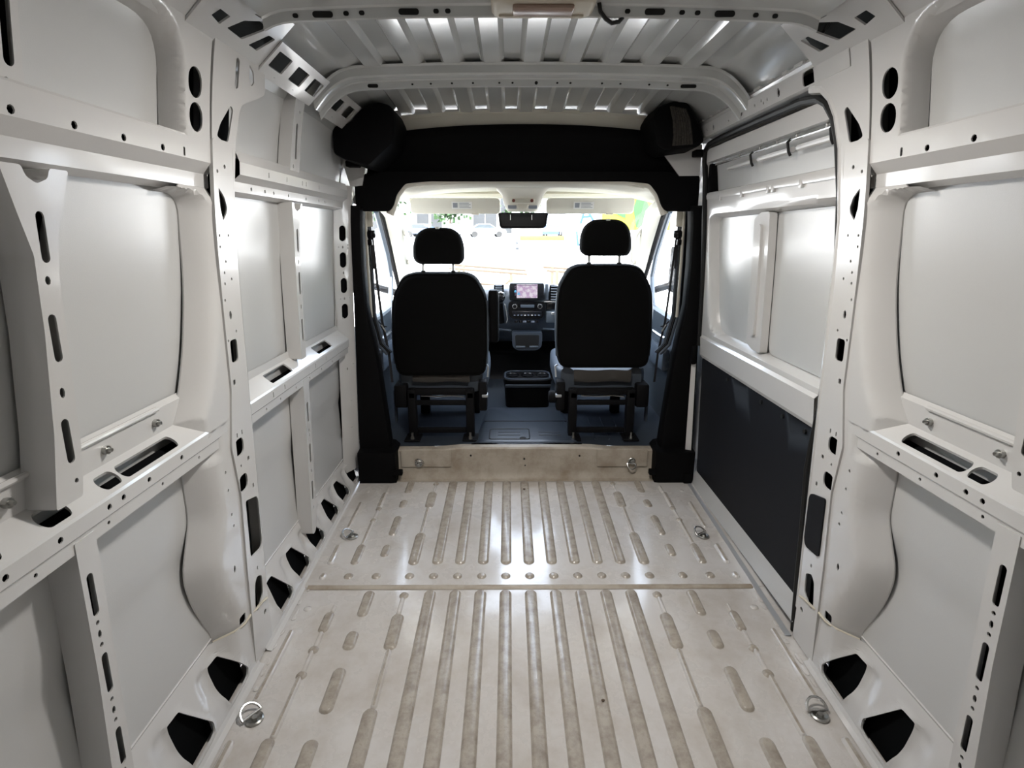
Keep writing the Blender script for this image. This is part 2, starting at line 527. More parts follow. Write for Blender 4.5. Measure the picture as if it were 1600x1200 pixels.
Y_REAR = -0.32
def rear_side(s, par):
    yf = 2.92 if s < 0 else 1.66
    # outer skin
    zs = sorted(set(list(np.linspace(-.1, 2.07, 34)) + [.60, .68]))
    ys = np.linspace(Y_REAR, yf, 24)
    MB().grid([[(s * XS(z), y, z) for z in zs] for y in ys]).build('outer_skin', 'skin_paint', par, smooth=40)
    # upper bay frame with two oval holes
    crv = fillet([(1.412, 1.60), (1.412, 1.915), (Y_REAR, 1.915)], [0, .11, 0], 8)
    crv = [p for p in crv]
    op = crv + [(Y_REAR, 1.40), (1.412, 1.40)]
    ol = [(1.412, 1.66)] + [p for p in crv if p[1] > 1.661] + [(Y_REAR, 1.945), (1.54, 1.945), (1.54, 1.66)]
    hs = [rrect(1.472, 1.816, .058, .068, .029, 5), rrect(1.476, 1.740, .058, .066, .029, 5)]
    fl = flange(op, .05, .022, .022)
    sheet(MB(), ol, hs, wmap(s, fl), grid=.009, step=.02, rings=[(op, ring_d(.022, .022))], lip=out(s, .004), edge_lip=out(s, .004)).build('upper_bay_frame', 'white_paint', par)
    # upper rail
    rail = [(.055, 1.700), (.004, 1.697), (0, 1.692), (0, 1.642), (.02, 1.615), (.02, 1.582), (.05, 1.571)]
    mb = MB()
    prof_sheet(mb, s, rail, Y_REAR, 1.56, [ell(y, 1.652, .0075, .0075, 8) for y in (.42, .55, .68, .81, .944, 1.074, 1.205, 1.335)] + [rrect(1.42, 1.655, .008, .02, .002, 1)])
    mb.build('upper_rail', 'white_paint', par, smooth=10)
    # middle bay frame
    crv = fillet([(1.30, .985), (1.335, .985), (1.385, 1.05), (1.43, 1.16), (1.472, 1.33), (1.476, 1.562), (1.365, 1.562)], [0, .02, .08, .1, .1, .10, 0], 7)
    op = crv + [(-.5, 1.562), (-.5, .985)]
    ol = crv + [(1.365, 1.572), (1.41, 1.575), (1.46, 1.60), (1.545, 1.60), (1.545, .93), (1.36, .93), (1.30, .972)]
    fl = clamp_off(flange(op, .056, .078, .018), [(.99, 1.03, 1.40, .056), (1.590, 1.550, 1.62, .026)])
    sheet(MB(), ol, [], wmap(s, fl), grid=.013, rings=[(op, ring_d(.078, .018))], step=.02, edge_lip=out(s, .004)).build('bay_frame', 'white_paint', par)
    # belt rail: sloping shelf with cut-outs, face with bolt holes, lower flange
    rail = [(.064, 1.062), (.053, 1.050), (.053, .990), (.003, .950), (0, .944), (0, .912), (.006, .906), (.006, .878), (.045, .872)]
    hl = [rrect(.915, .968, .066, .026, .013, 5), rrect(1.06, .968, .055, .024, .012, 5), rrect(1.195, .968, .20, .024, .012, 5), rrect(.70, .968, .20, .024, .012, 5)]
    hl += [ell(y, .928, .0065, .0065, 8) for y in (.66, .78, .893, 1.02, 1.063, 1.149, 1.277)] + [ell(y, .893, .0045, .0045, 6) for y in (.60, .72, .838, 1.019, 1.201, 1.36)]
    hl = [[(y + (.014 if s > 0 else 0), z) for y, z in h] for h in hl]
    mb = MB()
    prof_sheet(mb, s, rail, Y_REAR, 1.53, hl, lip=.003)
    mb.tube([(s * (XF(1.05) + .05), .62, 1.052), (s * (XF(1.05) + .05), 1.285, 1.052)], .006, 8)
    mb.build('belt_rail', 'white_paint', par, smooth=10)
    for y in (.66, .86, 1.068, 1.272):
        if s < 0 and y == 1.068: y = 1.10
        x = s * (XF(1.03) + .048)
        MB().tube([(x + s * .006, y, 1.020), (x - s * .004, y, 1.020), (x - s * .004, y, 1.020), (x - s * .012, y, 1.020)], [.0095, .0095, .005, .004], 10).build('bolt', 'zinc', par)
    # lower bay frame: pillar foot with the wavy side wall
    crv = fillet([(1.41, .262), (1.405, .30), (1.335, .45), (1.312, .56), (1.352, .65), (1.372, .70), (1.365, .90)], [0, .02, .08, .06, .04, .04, 0], 6)
    op = crv + [(1.36, 1.2), (-.5, 1.2), (-.5, .1), (1.41, .1)]
    ol = crv + [(1.37, .93), (1.545, .93), (1.545, .262)]
    fl = clamp_off(flange(op, .062, .085, .085), [(.872, .84, 1.47, .04)])
    fl_foot = fl
    hs = [rrect(1.485, .292, .03, .030, .006, 2)] + dots([(1.44, .875), (1.47, .80), (1.475, .74), (1.48, .66), (1.485, .62)], .005) + [ell(1.465, .485, .006, .012, 8)]
    sheet(MB(), ol, hs, wmap(s, fl), grid=.018, rings=[(op, ring_d(.085, .085))], lip=out(s, .003), step=.02, edge_lip=out(s, .004)).build('pillar_foot', 'white_paint', par)
    # pillar: punched strip, proud of the frame
    yfr = 1.645
    ol = fillet([(1.540, 1.705), (1.537, 1.50), (1.54, 1.03), (1.525, .95), (1.508, .86), (1.535, .70), (1.528, .45), (1.53, ZF(1.53) + .005), (1.66, ZF(1.66) + .005), (yfr, .30), (yfr, .9), (yfr, 1.5), (1.665, 1.705)], .012, 3)
    hs = [fillet([(1.562, 1.585), (1.592, 1.56), (1.604, 1.535), (1.60, 1.52), (1.578, 1.498), (1.566, 1.53)], .006, 2),
          rrect(1.577, 1.136, .040, .066, .010, 3), ell(1.575, 1.24, .007, .013, 8), rrect(1.56, 1.045, .012, .016, .002, 1),
          rrect(1.552, .846, .052, .052, .018, 4), rrect(1.556, .728, .052, .052, .018, 4),
          fillet([(1.556, .665), (1.630, .645), (1.638, .63), (1.640, .475), (1.63, .458), (1.556, .466)], .012, 3),
          fillet([(1.585, .378), (1.618, .36), (1.615, .29), (1.568, .255), (1.556, .28), (1.566, .36)], .010, 3)]
    hs += dots([(1.552, 1.285), (1.575, 1.39), (1.60, 1.46), (1.552, 1.46), (1.56, 1.33), (1.563, 1.36), (1.60, 1.19), (1.55, 1.17), (1.55, 1.43), (1.60, 1.34)], .0045)
    hs += [rrect(1.545, .885, .006, .014, .001, 1), rrect(1.575, .885, .006, .014, .001, 1), rrect(1.60, .79, .012, .012, .001, 1), rrect(1.55, .785, .008, .008, .001, 1),
           rrect(1.615, .69, .010, .014, .001, 1), rrect(1.592, .405, .007, .012, .001, 1), ell(1.62, .215, .009, .009, 8), ell(1.60, 1.64, .006, .006, 6), ell(1.56, 1.625, .005, .005, 6)]
    sheet(MB(), ol, hs, wmap(s, -.006), grid=.06, lip=out(s, .004), edge_lip=out(s, .010)).build('pillar', 'white_paint', par)
    # closing return of the pillar, back to the skin
    zs2 = np.linspace(ZF(1.65), 1.70, 14)
    MB().grid([[(s * (XF(z) - .006 + o), 1.646 + .25 * o, z) for o in (0, .03, .085)] for z in zs2]).build('pillar_return', 'white_paint', par)
    # sealant line where pillar meets sill
    sy = np.array([1.41, 1.43, 1.46, 1.49, 1.52, 1.54]); sz = np.array([.268, .270, .270, .271, .272, .274])
    so = fl_foot(sy, sz)
    MB().tube([(s * (XF(z) + o - .001), y, z) for y, z, o in zip(sy, sz, so)] + [(s * (XF(.27) - .008), y, z) for y, z in ((1.552, .274), (1.60, .268), (1.635, .258))], .0045, 6).build('sealant', 'sealer', par)
    dy = .018 if s > 0 else 0.0
    # posts of the bays
    zt = 1.572
    ol = fillet([(.895, .985), (.958, .985), (.972, 1.05), (.982, 1.2), (.992, 1.40), (1.004, 1.47), (1.03, 1.53), (1.045, zt), (1.003, zt), (.997, 1.555), (.973, 1.545), (.953, 1.555), (.946, zt), (.905, zt), (.925, 1.50), (.945, 1.43), (.940, 1.30), (.920, 1.12)], .006, 3)
    hs = [rrect(.969, 1.459, .018, .085, .009, 4), rrect(.960, 1.287, .018, .085, .009, 4), rrect(.947, 1.099, .018, .085, .009, 4), ell(.965, 1.387, .006, .008, 8), ell(.954, 1.189, .006, .010, 8), ell(.95, 1.02, .005, .005, 6)]
    sheet(MB(), ol, hs, wmap(s, -.002, dy), grid=.04, lip=out(s, .003), edge_lip=out(s, .062)).build('window_post', 'white_paint', par)
    sheet(MB(), ol, [], wmap(s, .030, dy), grid=.06).build('cavity_shade', 'hole_shade', par)  # dark sheet inside the post, so its slots look shaded
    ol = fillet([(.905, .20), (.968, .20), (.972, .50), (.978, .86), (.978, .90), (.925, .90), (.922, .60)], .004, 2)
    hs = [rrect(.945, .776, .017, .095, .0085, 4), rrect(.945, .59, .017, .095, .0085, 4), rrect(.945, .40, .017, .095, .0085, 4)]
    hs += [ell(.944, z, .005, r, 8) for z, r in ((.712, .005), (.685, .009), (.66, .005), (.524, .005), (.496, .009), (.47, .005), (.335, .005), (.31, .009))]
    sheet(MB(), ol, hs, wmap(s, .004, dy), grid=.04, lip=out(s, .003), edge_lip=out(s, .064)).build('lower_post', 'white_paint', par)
    sheet(MB(), ol, [], wmap(s, .034, dy), grid=.06).build('cavity_shade', 'hole_shade', par)
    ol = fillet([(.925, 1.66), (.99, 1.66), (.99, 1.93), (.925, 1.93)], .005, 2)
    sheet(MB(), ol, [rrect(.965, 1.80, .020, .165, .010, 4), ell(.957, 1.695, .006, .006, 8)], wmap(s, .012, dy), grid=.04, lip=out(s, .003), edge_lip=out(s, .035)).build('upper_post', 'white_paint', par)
    sheet(MB(), ol, [], wmap(s, .032, dy), grid=.06).build('cavity_shade', 'hole_shade', par)
    # sill along the floor
    sill(s, par, .30, 1.545, [.765, .965, 1.165, 1.365], [.92, 1.12, 1.322])

def sill(s, par, y0, y1, bases, scoops):
    """leaning kick plate: v=0 at the floor edge, v=1 at the skin; a rounded triangular hole per base"""
    hs = []
    for b in bases:
        hs.append(fillet([(b - .006, .05), (b + .100, .06), (b + .108, .20), (b + .026, .80), (b - .018, .80), (b - .022, .30)], .034, 5))
    def fm(U, V):
        zb = ZF(U) + .018
        led = np.clip((U - 1.385) / .07, 0, 1); led = led * led * (3 - 2 * led) * (U < 1.60)
        x = .930 + .058 * V ** 1.15 * (1 - led); z = zb + (.275 - zb) * V
        bump = np.zeros_like(U)
        for c in scoops:
            bump += .014 * np.exp(-((U - c) / .034) ** 4 - ((V - .56) / .24) ** 4)
        Q = np.stack([U, V * .21], 1)
        for h in hs:
            bump -= .005 * np.exp(-(dist(Q, [(a, b * .21) for a, b in h]) / .010) ** 2)
        return np.stack([s * (x + bump), U, z], 1)
    mb = MB()
    sheet(mb, [(y0, 0), (y1, 0), (y1, 1), (y0, 1)], hs, fm, grid=.02, lip=out(s, .006), step=.02, rings=[(h, [(.006, .03), (.012, .06), (.02, .1)]) for h in hs])
    # foot flange on the floor, skin bead
    ys = np.linspace(y0, y1, 20)
    mb.grid([[(s * (.930 - d), y, ZF(y) + .018 - h) for d, h in ((0, 0), (.006, .012), (.022, .0155))] for y in ys])
    mb.grid([[(s * (.988 - d), y, .275 + h) for d, h in ((0, 0), (.003, .008), (-.004, .014))] for y in ys])
    mb.build('sill', 'white_paint', par)
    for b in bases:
        MB().grid([[(s * (.958 + .028 * k), y, (ZF(y) + .002) * (1 - k) + .255 * k) for k in (0, .5, 1)] for y in (b - .024, b + .130)]).build('cavity_shade', 'hole_shade', par)  # shade behind each sill hole, painted on a dark sheet

rear_side(-1, wall_left)
rear_side(1, wall_right)
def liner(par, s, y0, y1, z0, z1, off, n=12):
    """dark sheet painting in the shade of a box section, seen only through its holes"""
    MB().grid([[(s * (XF(z) + off), y, z) for z in np.linspace(z0, z1, n)] for y in np.linspace(y0, y1, 3)]).build('cavity_shade', 'hole_shade', par)
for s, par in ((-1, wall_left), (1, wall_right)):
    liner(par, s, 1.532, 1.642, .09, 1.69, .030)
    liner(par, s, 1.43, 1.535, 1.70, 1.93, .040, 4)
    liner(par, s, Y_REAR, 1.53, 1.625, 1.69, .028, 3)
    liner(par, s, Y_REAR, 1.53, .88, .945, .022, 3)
    MB().grid([[(s * (XF(.95) + o), y, z) for o, z in ((.004, .915), (.060, .945))] for y in (Y_REAR, 1.53)]).build('cavity_shade', 'hole_shade', par)  # dark sheet for the shade under the shelf cut-outs
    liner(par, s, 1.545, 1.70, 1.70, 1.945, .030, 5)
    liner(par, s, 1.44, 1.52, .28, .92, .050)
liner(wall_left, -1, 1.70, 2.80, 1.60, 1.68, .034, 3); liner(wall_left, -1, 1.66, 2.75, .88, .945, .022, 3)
MB().grid([[(-(XF(.95) + o), y, z) for o, z in ((.004, .915), (.062, .945))] for y in (1.66, 2.75)]).build('cavity_shade', 'hole_shade', wall_left)
MB().grid([[(-(XF(z) + .056 * (1 - t) + .025), 2.775 + .10 * t, z) for z in (.4, 1.0, 1.6)] for t in (0, 1)]).build('cavity_shade', 'hole_shade', wall_left)
liner(wall_right, 1, 1.62, 2.82, 1.89, 1.94, .03, 3)
def cavity_cove(par, s, y0, y1, v0, v1):  # dark sheet painting the shade behind the cove holes
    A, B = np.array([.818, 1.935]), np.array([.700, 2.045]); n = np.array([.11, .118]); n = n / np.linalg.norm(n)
    MB().grid([[(s * (A + (B - A) * v + n * .028)[0], y, (A + (B - A) * v + n * .028)[1]) for v in (v0, (v0 + v1) / 2, v1)] for y in (y0, y1)]).build('cavity_shade', 'cove_shade_grey', par)
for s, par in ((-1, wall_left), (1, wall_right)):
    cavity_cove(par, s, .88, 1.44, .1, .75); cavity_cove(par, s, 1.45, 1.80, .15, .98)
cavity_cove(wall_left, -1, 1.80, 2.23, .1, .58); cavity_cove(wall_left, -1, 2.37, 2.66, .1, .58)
ol_ = fillet([(1.552, .668), (1.632, .648), (1.641, .63), (1.643, .475), (1.63, .455), (1.552, .462)], .012, 3)
sheet(MB(), ol_, [], wmap(1, -.011), grid=.05, edge_lip=out(1, .006)).build('hole_cover', 'black_panel', wall_right)


def bracket(s, par):
    """plate at the head of the pillar"""
    ol = fillet([(1.542, 1.695), (1.667, 1.695), (1.69, 1.79), (1.705, 1.815), (1.80, 1.85), (1.845, 1.87), (1.835, 1.93), (1.80, 1.955), (1.545, 1.955)] if s < 0 else
                [(1.542, 1.695), (1.667, 1.695), (1.69, 1.79), (1.72, 1.84), (1.76, 1.865), (1.80, 1.885), (1.80, 1.955), (1.545, 1.955)], .008, 3)
    hs = [fillet([(1.566, 1.712), (1.60, 1.703), (1.628, 1.706), (1.655, 1.792), (1.64, 1.80), (1.585, 1.745)], .010, 3)]
    if s < 0:
        hs += [rrect(1.668, 1.885, .020, .075, .010, 4), fillet([(1.735, 1.925), (1.765, 1.91), (1.772, 1.885), (1.755, 1.872), (1.738, 1.885)], .006, 2)]
    sheet(MB(), ol, hs, wmap(s, -.004), grid=.05, lip=out(s, .004), edge_lip=out(s, .014)).build('pillar_head', 'white_paint', par)
bracket(-1, wall_left)
bracket(1, wall_right)

# cove panels between wall and roof: v from 0 (wall) to 1 (roof)
CA, CB = np.array([.818, 1.935]), np.array([.700, 2.045])
def cove(s, par, y0, y1, holes, name, v0=-.06, v1=1.0, lift=0.0, material='white_paint', edge=None):
    nrm = np.array([-(CB - CA)[1], (CB - CA)[0]]); nrm = nrm / np.linalg.norm(nrm)
    if nrm[1] > 0: nrm = -nrm                      # towards the cargo space
    def fm(U, V):
        P = CA[None] + (CB - CA)[None] * V[:, None] + nrm[None] * lift
        return np.stack([s * P[:, 0], U, P[:, 1]], 1)
    ol = edge or [(y0, v0), (y1, v0), (y1, v1), (y0, v1)]
    lp = -nrm * .005
    sheet(MB(), ol, holes, fm, grid=.06, lip=(s * lp[0], 0, lp[1]), edge_lip=(s * lp[0], 0, lp[1]), step=.06).build(name, material, par)
for s, par in ((-1, wall_left), (1, wall_right)):
    cove(s, par, Y_REAR, 1.43, [rrect(1.33, .42, .10, .35, .02, 3), rrect(.95, .42, .10, .35, .02, 3), ell(1.30, .12, .02, .06, 8)], 'cove_panel', -.15, 1.05)
    cove(s, par, 1.42, 1.79, [fillet([(1.478, .27), (1.49, .42), (1.538, .42), (1.524, .23)], .006, 2),
                              fillet([(1.556, .25), (1.592, .50), (1.672, .72), (1.692, .58), (1.637, .24)], .012, 3),
                              fillet([(1.677, .23), (1.725, .57), (1.764, .58), (1.728, .23)], .010, 3),
                              fillet([(1.608, .68), (1.68, .93), (1.70, .90), (1.645, .70)], .006, 2)], 'bow_gusset', -.1, 1.0, lift=.006)
# front left: plate of three square holes, then two more past the second bow
cove(-1, wall_left, 1.79, 2.225, [rrect(1.862, .315, .098, .34, .012, 3), rrect(2.013, .31, .098, .34, .012, 3), rrect(2.158, .32, .098, .34, .012, 3)] + dots([(1.89, .02), (2.04, .02)], .006), 'cove_plate', -.08, .64, lift=.012)
cove(-1, wall_left, 2.36, 2.68, [rrect(2.435, .33, .078, .32, .012, 3), rrect(2.575, .34, .09, .32, .012, 3)] + dots([(2.47, 0), (2.62, .0)], .006), 'cove_plate', -.12, .66, lift=.012)
for s, par in ((-1, wall_left),):
    cove(s, par, 1.75, 2.92, [], 'cove_back', -.35, 1.1, lift=-.036, material='skin_paint')

# ---- left wall, front part
rail = [(.052, 1.700), (.012, 1.694), (0, 1.664), (0, 1.630), (.022, 1.612), (.022, 1.584), (.055, 1.573)]
mb = MB()
prof_sheet(mb, -1, rail, 1.70, 2.80, [rrect(y, 1.647, .006, .016, .001, 1) for y in (1.90, 2.05, 2.20, 2.24, 2.39)] + dots([(1.82, 1.598), (1.92, 1.598), (1.99, 1.598), (2.12, 1.598), (2.30, 1.598), (2.45, 1.598), (2.53, 1.598)], .006), lip=.003)
mb.build('upper_rail', 'white_paint', wall_left, smooth=10)
rail = [(.058, 1.02), (.055, .994), (.003, .952), (0, .946), (0, .912), (.006, .906), (.006, .878), (.045, .872)]
mb = MB()
prof_sheet(mb, -1, rail, 1.655, 2.76, [rrect(1.955, .974, .19, .028, .006, 2), rrect(2.44, .974, .19, .028, .006, 2)] + [rrect(y, .928, .007, .018, .001, 1) for y in (1.83, 1.93, 2.26, 2.40, 2.55)] + dots([(1.78, .892), (1.9, .892), (2.05, .892), (2.2, .892), (2.35, .892), (2.5, .892), (2.62, .892)], .005), lip=.003)
mb.build('belt_rail', 'white_paint', wall_left, smooth=10)
# B pillar, rolling in from the skin, four ovals
def b_off(U, V):
    t = np.clip((U - 2.765) / .10, 0, 1)
    return .056 * (1 - t)
ol = [(2.765, .20), (2.875, .20), (2.875, 1.69), (2.765, 1.69)]
hs = [rrect(2.815, z, .042, .075, .02, 5) for z in (1.466, 1.338, 1.212, 1.083)]
hs += [rrect(2.815, z, .008, .012, .001, 1) for z in (1.40, 1.275, 1.147, .87, .78)] + dots([(2.79, 1.40), (2.845, 1.41), (2.845, 1.395), (2.79, 1.147), (2.845, 1.147), (2.85, .80), (2.80, 1.05), (2.83, .6), (2.83, .45)], .004)
sheet(MB(), ol, hs, wmap(-1, b_off), grid=.05, lip=out(-1, .004), step=.05).build('pillar_panel', 'white_paint', wall_left)
# rounded corners of the front bay
crv = fillet([(2.55, .99), (2.752, .99), (2.768, 1.10), (2.765, 1.565), (2.55, 1.565)], [0, .06, .05, .05, 0], 6)
op = crv + [(1.2, 1.565), (1.2, .99)]
sheet(MB(), crv + [(2.55, 1.572), (2.72, 1.575), (2.80, 1.60), (2.80, .96), (2.70, .975), (2.55, .98)], [], wmap(-1, lambda U, V: np.maximum(clamp_off(flange(op, .058, .03, .02), [(.99, 1.02, 2.76, .058), (1.568, 1.55, 2.76, .058)])(U, V), b_off(U, V) + .004)), grid=.02, rings=[(op, ring_d(.03, .02))], edge_lip=out(-1, .004)).build('bay_frame', 'white_paint', wall_left)
ol = fillet([(2.125, .985), (2.175, .985), (2.175, 1.45), (2.185, 1.50), (2.215, 1.575), (2.20, 1.575), (2.19, 1.555), (2.16, 1.545), (2.135, 1.555), (2.13, 1.575), (2.11, 1.575), (2.12, 1.48)], .005, 3)
sheet(MB(), ol, [rrect(2.155, z, .016, .085, .008, 4) for z in (1.44, 1.28, 1.10)] + [ell(2.155, z, .006, .009, 8) for z in (1.36, 1.19)], wmap(-1, .006), grid=.04, lip=out(-1, .003), edge_lip=out(-1, .056)).build('window_post', 'white_paint', wall_left)
sheet(MB(), ol, [], wmap(-1, .030), grid=.06).build('cavity_shade', 'hole_shade', wall_left)
ol = fillet([(2.12, .215), (2.155, .205), (2.18, .24), (2.18, .90), (2.12, .90)], [.02, .02, .02, .002, .002], 4)
sheet(MB(), ol, [rrect(2.15, z, .016, .085, .008, 4) for z in (.76, .58, .41)] + [ell(2.15, z, .005, .008, 8) for z in (.68, .66, .50, .33)], wmap(-1, .004), grid=.04, lip=out(-1, .003), edge_lip=out(-1, .06)).build('lower_post', 'white_paint', wall_left)
sheet(MB(), ol, [], wmap(-1, .034), grid=.06).build('cavity_shade', 'hole_shade', wall_left)
ol = fillet([(2.10, 1.68), (2.19, 1.68), (2.20, 1.95), (2.12, 1.95)], .005, 2)
sheet(MB(), ol, [rrect(2.152, 1.785, .016, .12, .008, 4), ell(2.13, 1.70, .005, .007, 8), ell(2.165, 1.885, .005, .005, 6)], wmap(-1, .008), grid=.04, lip=out(-1, .003), edge_lip=out(-1, .045)).build('upper_post', 'white_paint', wall_left)
sheet(MB(), ol, [], wmap(-1, .032), grid=.06).build('cavity_shade', 'hole_shade', wall_left)
sill(-1, wall_left, 1.60, 2.90, [1.765, 1.957, 2.155, 2.372, 2.568, 2.765], [1.70, 1.915, 2.108, 2.315, 2.520, 2.718])

# ---- cargo floor with raised beads
fl_o = MB()
ys = np.linspace(1.932, Y_REAR, 24)
fl_o.grid([[(x, y, ZF(y)) for x in np.linspace(-.985, .985, 20)] for y in ys])
ys = np.linspace(2.90, 1.934, 14)
fl_o.grid([[(x, y, ZF(y) + .004) for x in np.linspace(-.985, .985, 20)] for y in ys])
fl_o.grid([[(x, 1.934 - d, ZF(1.93) + h) for x in (-.985, .985)] for d, h in ((0, .004), (.003, .0))])
floor = fl_o.build('floor', 'floor_paint', None)
tag(floor, 'scuffed off-white painted steel cargo floor with raised dirty beads', 'floor', kind='structure')
MB().grid([[(x, 1.926 + d, ZF(1.93) + h) for x in np.linspace(-.90, .90, 30)] for d, h in ((-.006, .0012), (0, .0055), (.012, .0062), (.02, .0045))]).build('lap_joint', 'step_paint', floor)

def rib(x, ya, yb, w, h=.009, material='rib_dirty'):
    lo, hi = min(ya, yb), max(ya, yb)
    L = max(hi - lo, w)
    zb = .004 if lo > 1.93 else 0.0
    cy = (lo + hi) / 2
    rings = []
    bw = min(.010, w * .28)
    for inset, zz in ((0, -.001), (bw * .25, .0012), (bw * .8, h * .88), (bw * 1.15, h)):
        rings.append([(x + px, cy + py, ZF(cy + py) + zb + zz) for px, py in rrect(0, 0, w - 2 * inset, L - 2 * inset, (w - 2 * inset) / 2 * .95, 4)])
    mb = MB(); mb.loft(rings, cap=False)
    n_side = len(mb.f)
    mb.add(rings[-1], [tuple(range(len(rings[-1])))])
    o = mb.build('rib', 'floor_paint', floor, smooth=50)
    o.data.materials.append(MATS[material])
    o.data.polygons[len(o.data.polygons) - 1].material_index = 1
    if w > .03:
        for p in o.data.polygons:
            if p.center[2] - ZF(p.center[1]) - zb > h * .5: p.material_index = 1
    return o
LW, TW = .050, .022
for k in range(-4, 5):
    rib(k * .099, 2.075, 2.835, LW)
    rib(k * .1, Y_REAR + .12, 1.918, LW)
for k in (-8.6, -7.53, -6.38, -5, -4, -3, -2, -1, 0, 1, 2, 3, 4, 5, 6.38, 7.53, 8.6):
    rib(k * .1, 1.978, 2.022, .042 if abs(k) < 8 else .03, .008)
for s in (-1, 1):
    for ya, yb, w, x in ((2.78, 2.82, .034, .49), (2.70, 2.79, .012, .49), (2.545, 2.71, LW, .495), (2.31, 2.55, TW, .498), (2.072, 2.318, LW, .499),
                         (2.695, 2.835, .042, .63), (2.546, 2.624, .042, .632), (2.295, 2.466, .042, .633), (2.131, 2.223, .042, .636),
                         (2.69, 2.77, .020, .742), (2.54, 2.70, .030, .750), (2.515, 2.555, .034, .748), (2.43, 2.52, .018, .749), (2.41, 2.445, .034, .75), (2.22, 2.42, TW, .752), (2.076, 2.226, .042, .752),
                         (2.352, 2.60, .024, .854), (2.079, 2.223, .030, .857),
                         (1.862, 1.905, .040, .502), (1.775, 1.87, .020, .504), (1.599, 1.782, LW, .503), (1.365, 1.605, TW, .503), (.95, 1.371, LW, .508),
                         (1.764, 1.913, .046, .641), (1.60, 1.694, .048, .648), (1.347, 1.527, .048, .647), (1.08, 1.268, .048, .653),
                         (1.785, 1.828, .016, .758), (1.683, 1.792, .042, .763), (1.61, 1.69, .020, .763), (1.585, 1.622, .040, .765), (1.50, 1.60, .018, .767), (1.475, 1.513, .040, .768), (1.265, 1.49, TW, .771), (1.0, 1.273, .044, .778),
                         (1.388, 1.699, .026, .874), (1.05, 1.267, .030, .886)):
        rib(s * x, ya, yb, w, material='rib_dirty' if w > .021 else 'floor_paint')
    MB().ball((s * .85, 2.721, ZF(2.72) + .002), .013, .013, .006, 10, 6).build('dimple', 'floor_paint', floor)
    MB().ball((s * .858, 1.812, ZF(1.81) - .002), .017, .017, .007, 10, 6).build('dimple', 'floor_paint', floor)
    # sealer smears along the edge
    for y in np.linspace(1.45, 1.92, 9):
        yy = y + random.uniform(-.02, .02)
        MB().ball((s * (.897 + random.uniform(-.006, .012)), yy, ZF(yy) + .001), .005 + random.random() * .006, .010 + random.random() * .02, .0022, 8, 5).build('sealant', 'floor_paint', floor)

# step panel up to the cab floor
YS = 2.872
step = thing('step_panel', 'dirty beige riser panel between cargo floor and cab floor', 'panel', (0, YS, .12), kind='structure')
mb = MB()
xs_ = np.linspace(-.80, .82, 34)
def st_top(x): return .298 + .012 * (1 if abs(x) < .36 else max(0, 1 - (abs(x) - .36) / .12))
def stp(x, y, z): return (x, y, z)
mb.grid([[stp(x, YS - .045, ZF(2.83) + .006), stp(x, YS - .022, ZF(2.85) + .012), stp(x, YS - .008, ZF(2.86) + .030), stp(x, YS, .175), stp(x, YS + .003, .24), stp(x, YS + .004, st_top(x) - .008), stp(x, YS + .012, st_top(x)), stp(x, YS + .06, st_top(x))] for x in xs_])
mb.build('riser', 'step_paint', step)
for x, z in ((-.30, .265), (0.0, .245), (.31, .262), (.005, .205)):
    MB().cyl((x, YS - .001, z), .0055 if z > .21 else .004, .004, 'y', 10).build('plug', 'rubber', step)
for s in (-1, 1):
    MB().grid([[(s * x, YS - .004 - d, z) for z in (.20, .30)] for x, d in ((.41, 0), (.42, .003), (.69, .003))]).build('doubler_plate', 'step_paint', step)

# ---- roof
ceiling = thing('ceiling', 'glossy white corrugated roof panel with two steel bows', 'ceiling', (0, 1.3, 2.06), kind='structure')
def roof_z(x): return 2.066 - .020 * (abs(x) / .70) ** 2.4
def corr(x):
    p = (x / .145) % 1.0                       # down-band centred on x=0
    p = abs(p - .5) * 2                        # 1 in down band, 0 in up band
    t = min(max((p - .44) / .12, 0), 1)
    return .016 * (1 - t * t * (3 - 2 * t))
xr = []
for k in range(-6, 7):
    c = k * .145
    xr += [c - .044, c - .0355, c - .028, c, c + .028, c + .0355, c + .044]
xr = sorted(x for x in set(round(x, 5) for x in xr) if abs(x) < .70)
xr = [-.87, -.84, -.81, -.78, -.745, -.71] + xr + [.71, .745, .78, .81, .84, .87]
def roof_p(x, y):
    e = max(0, (abs(x) - .70))
    damp = 1 if abs(x) < .66 else 0
    drop = .030 * max(0, (y - 2.35) / .6) ** 2
    return (x, y, roof_z(min(abs(x), .70)) + corr(x) * damp - e * e * 4.2 - e * .06 - drop)
ysr = [Y_REAR, .4, .8, 1.2, 1.5, 1.8, 2.1, 2.3, 2.5, 2.7, 2.84, 2.94]
MB().grid([[roof_p(x, y) for x in xr] for y in ysr]).build('roof_skin', 'roof_paint', ceiling, smooth=25)

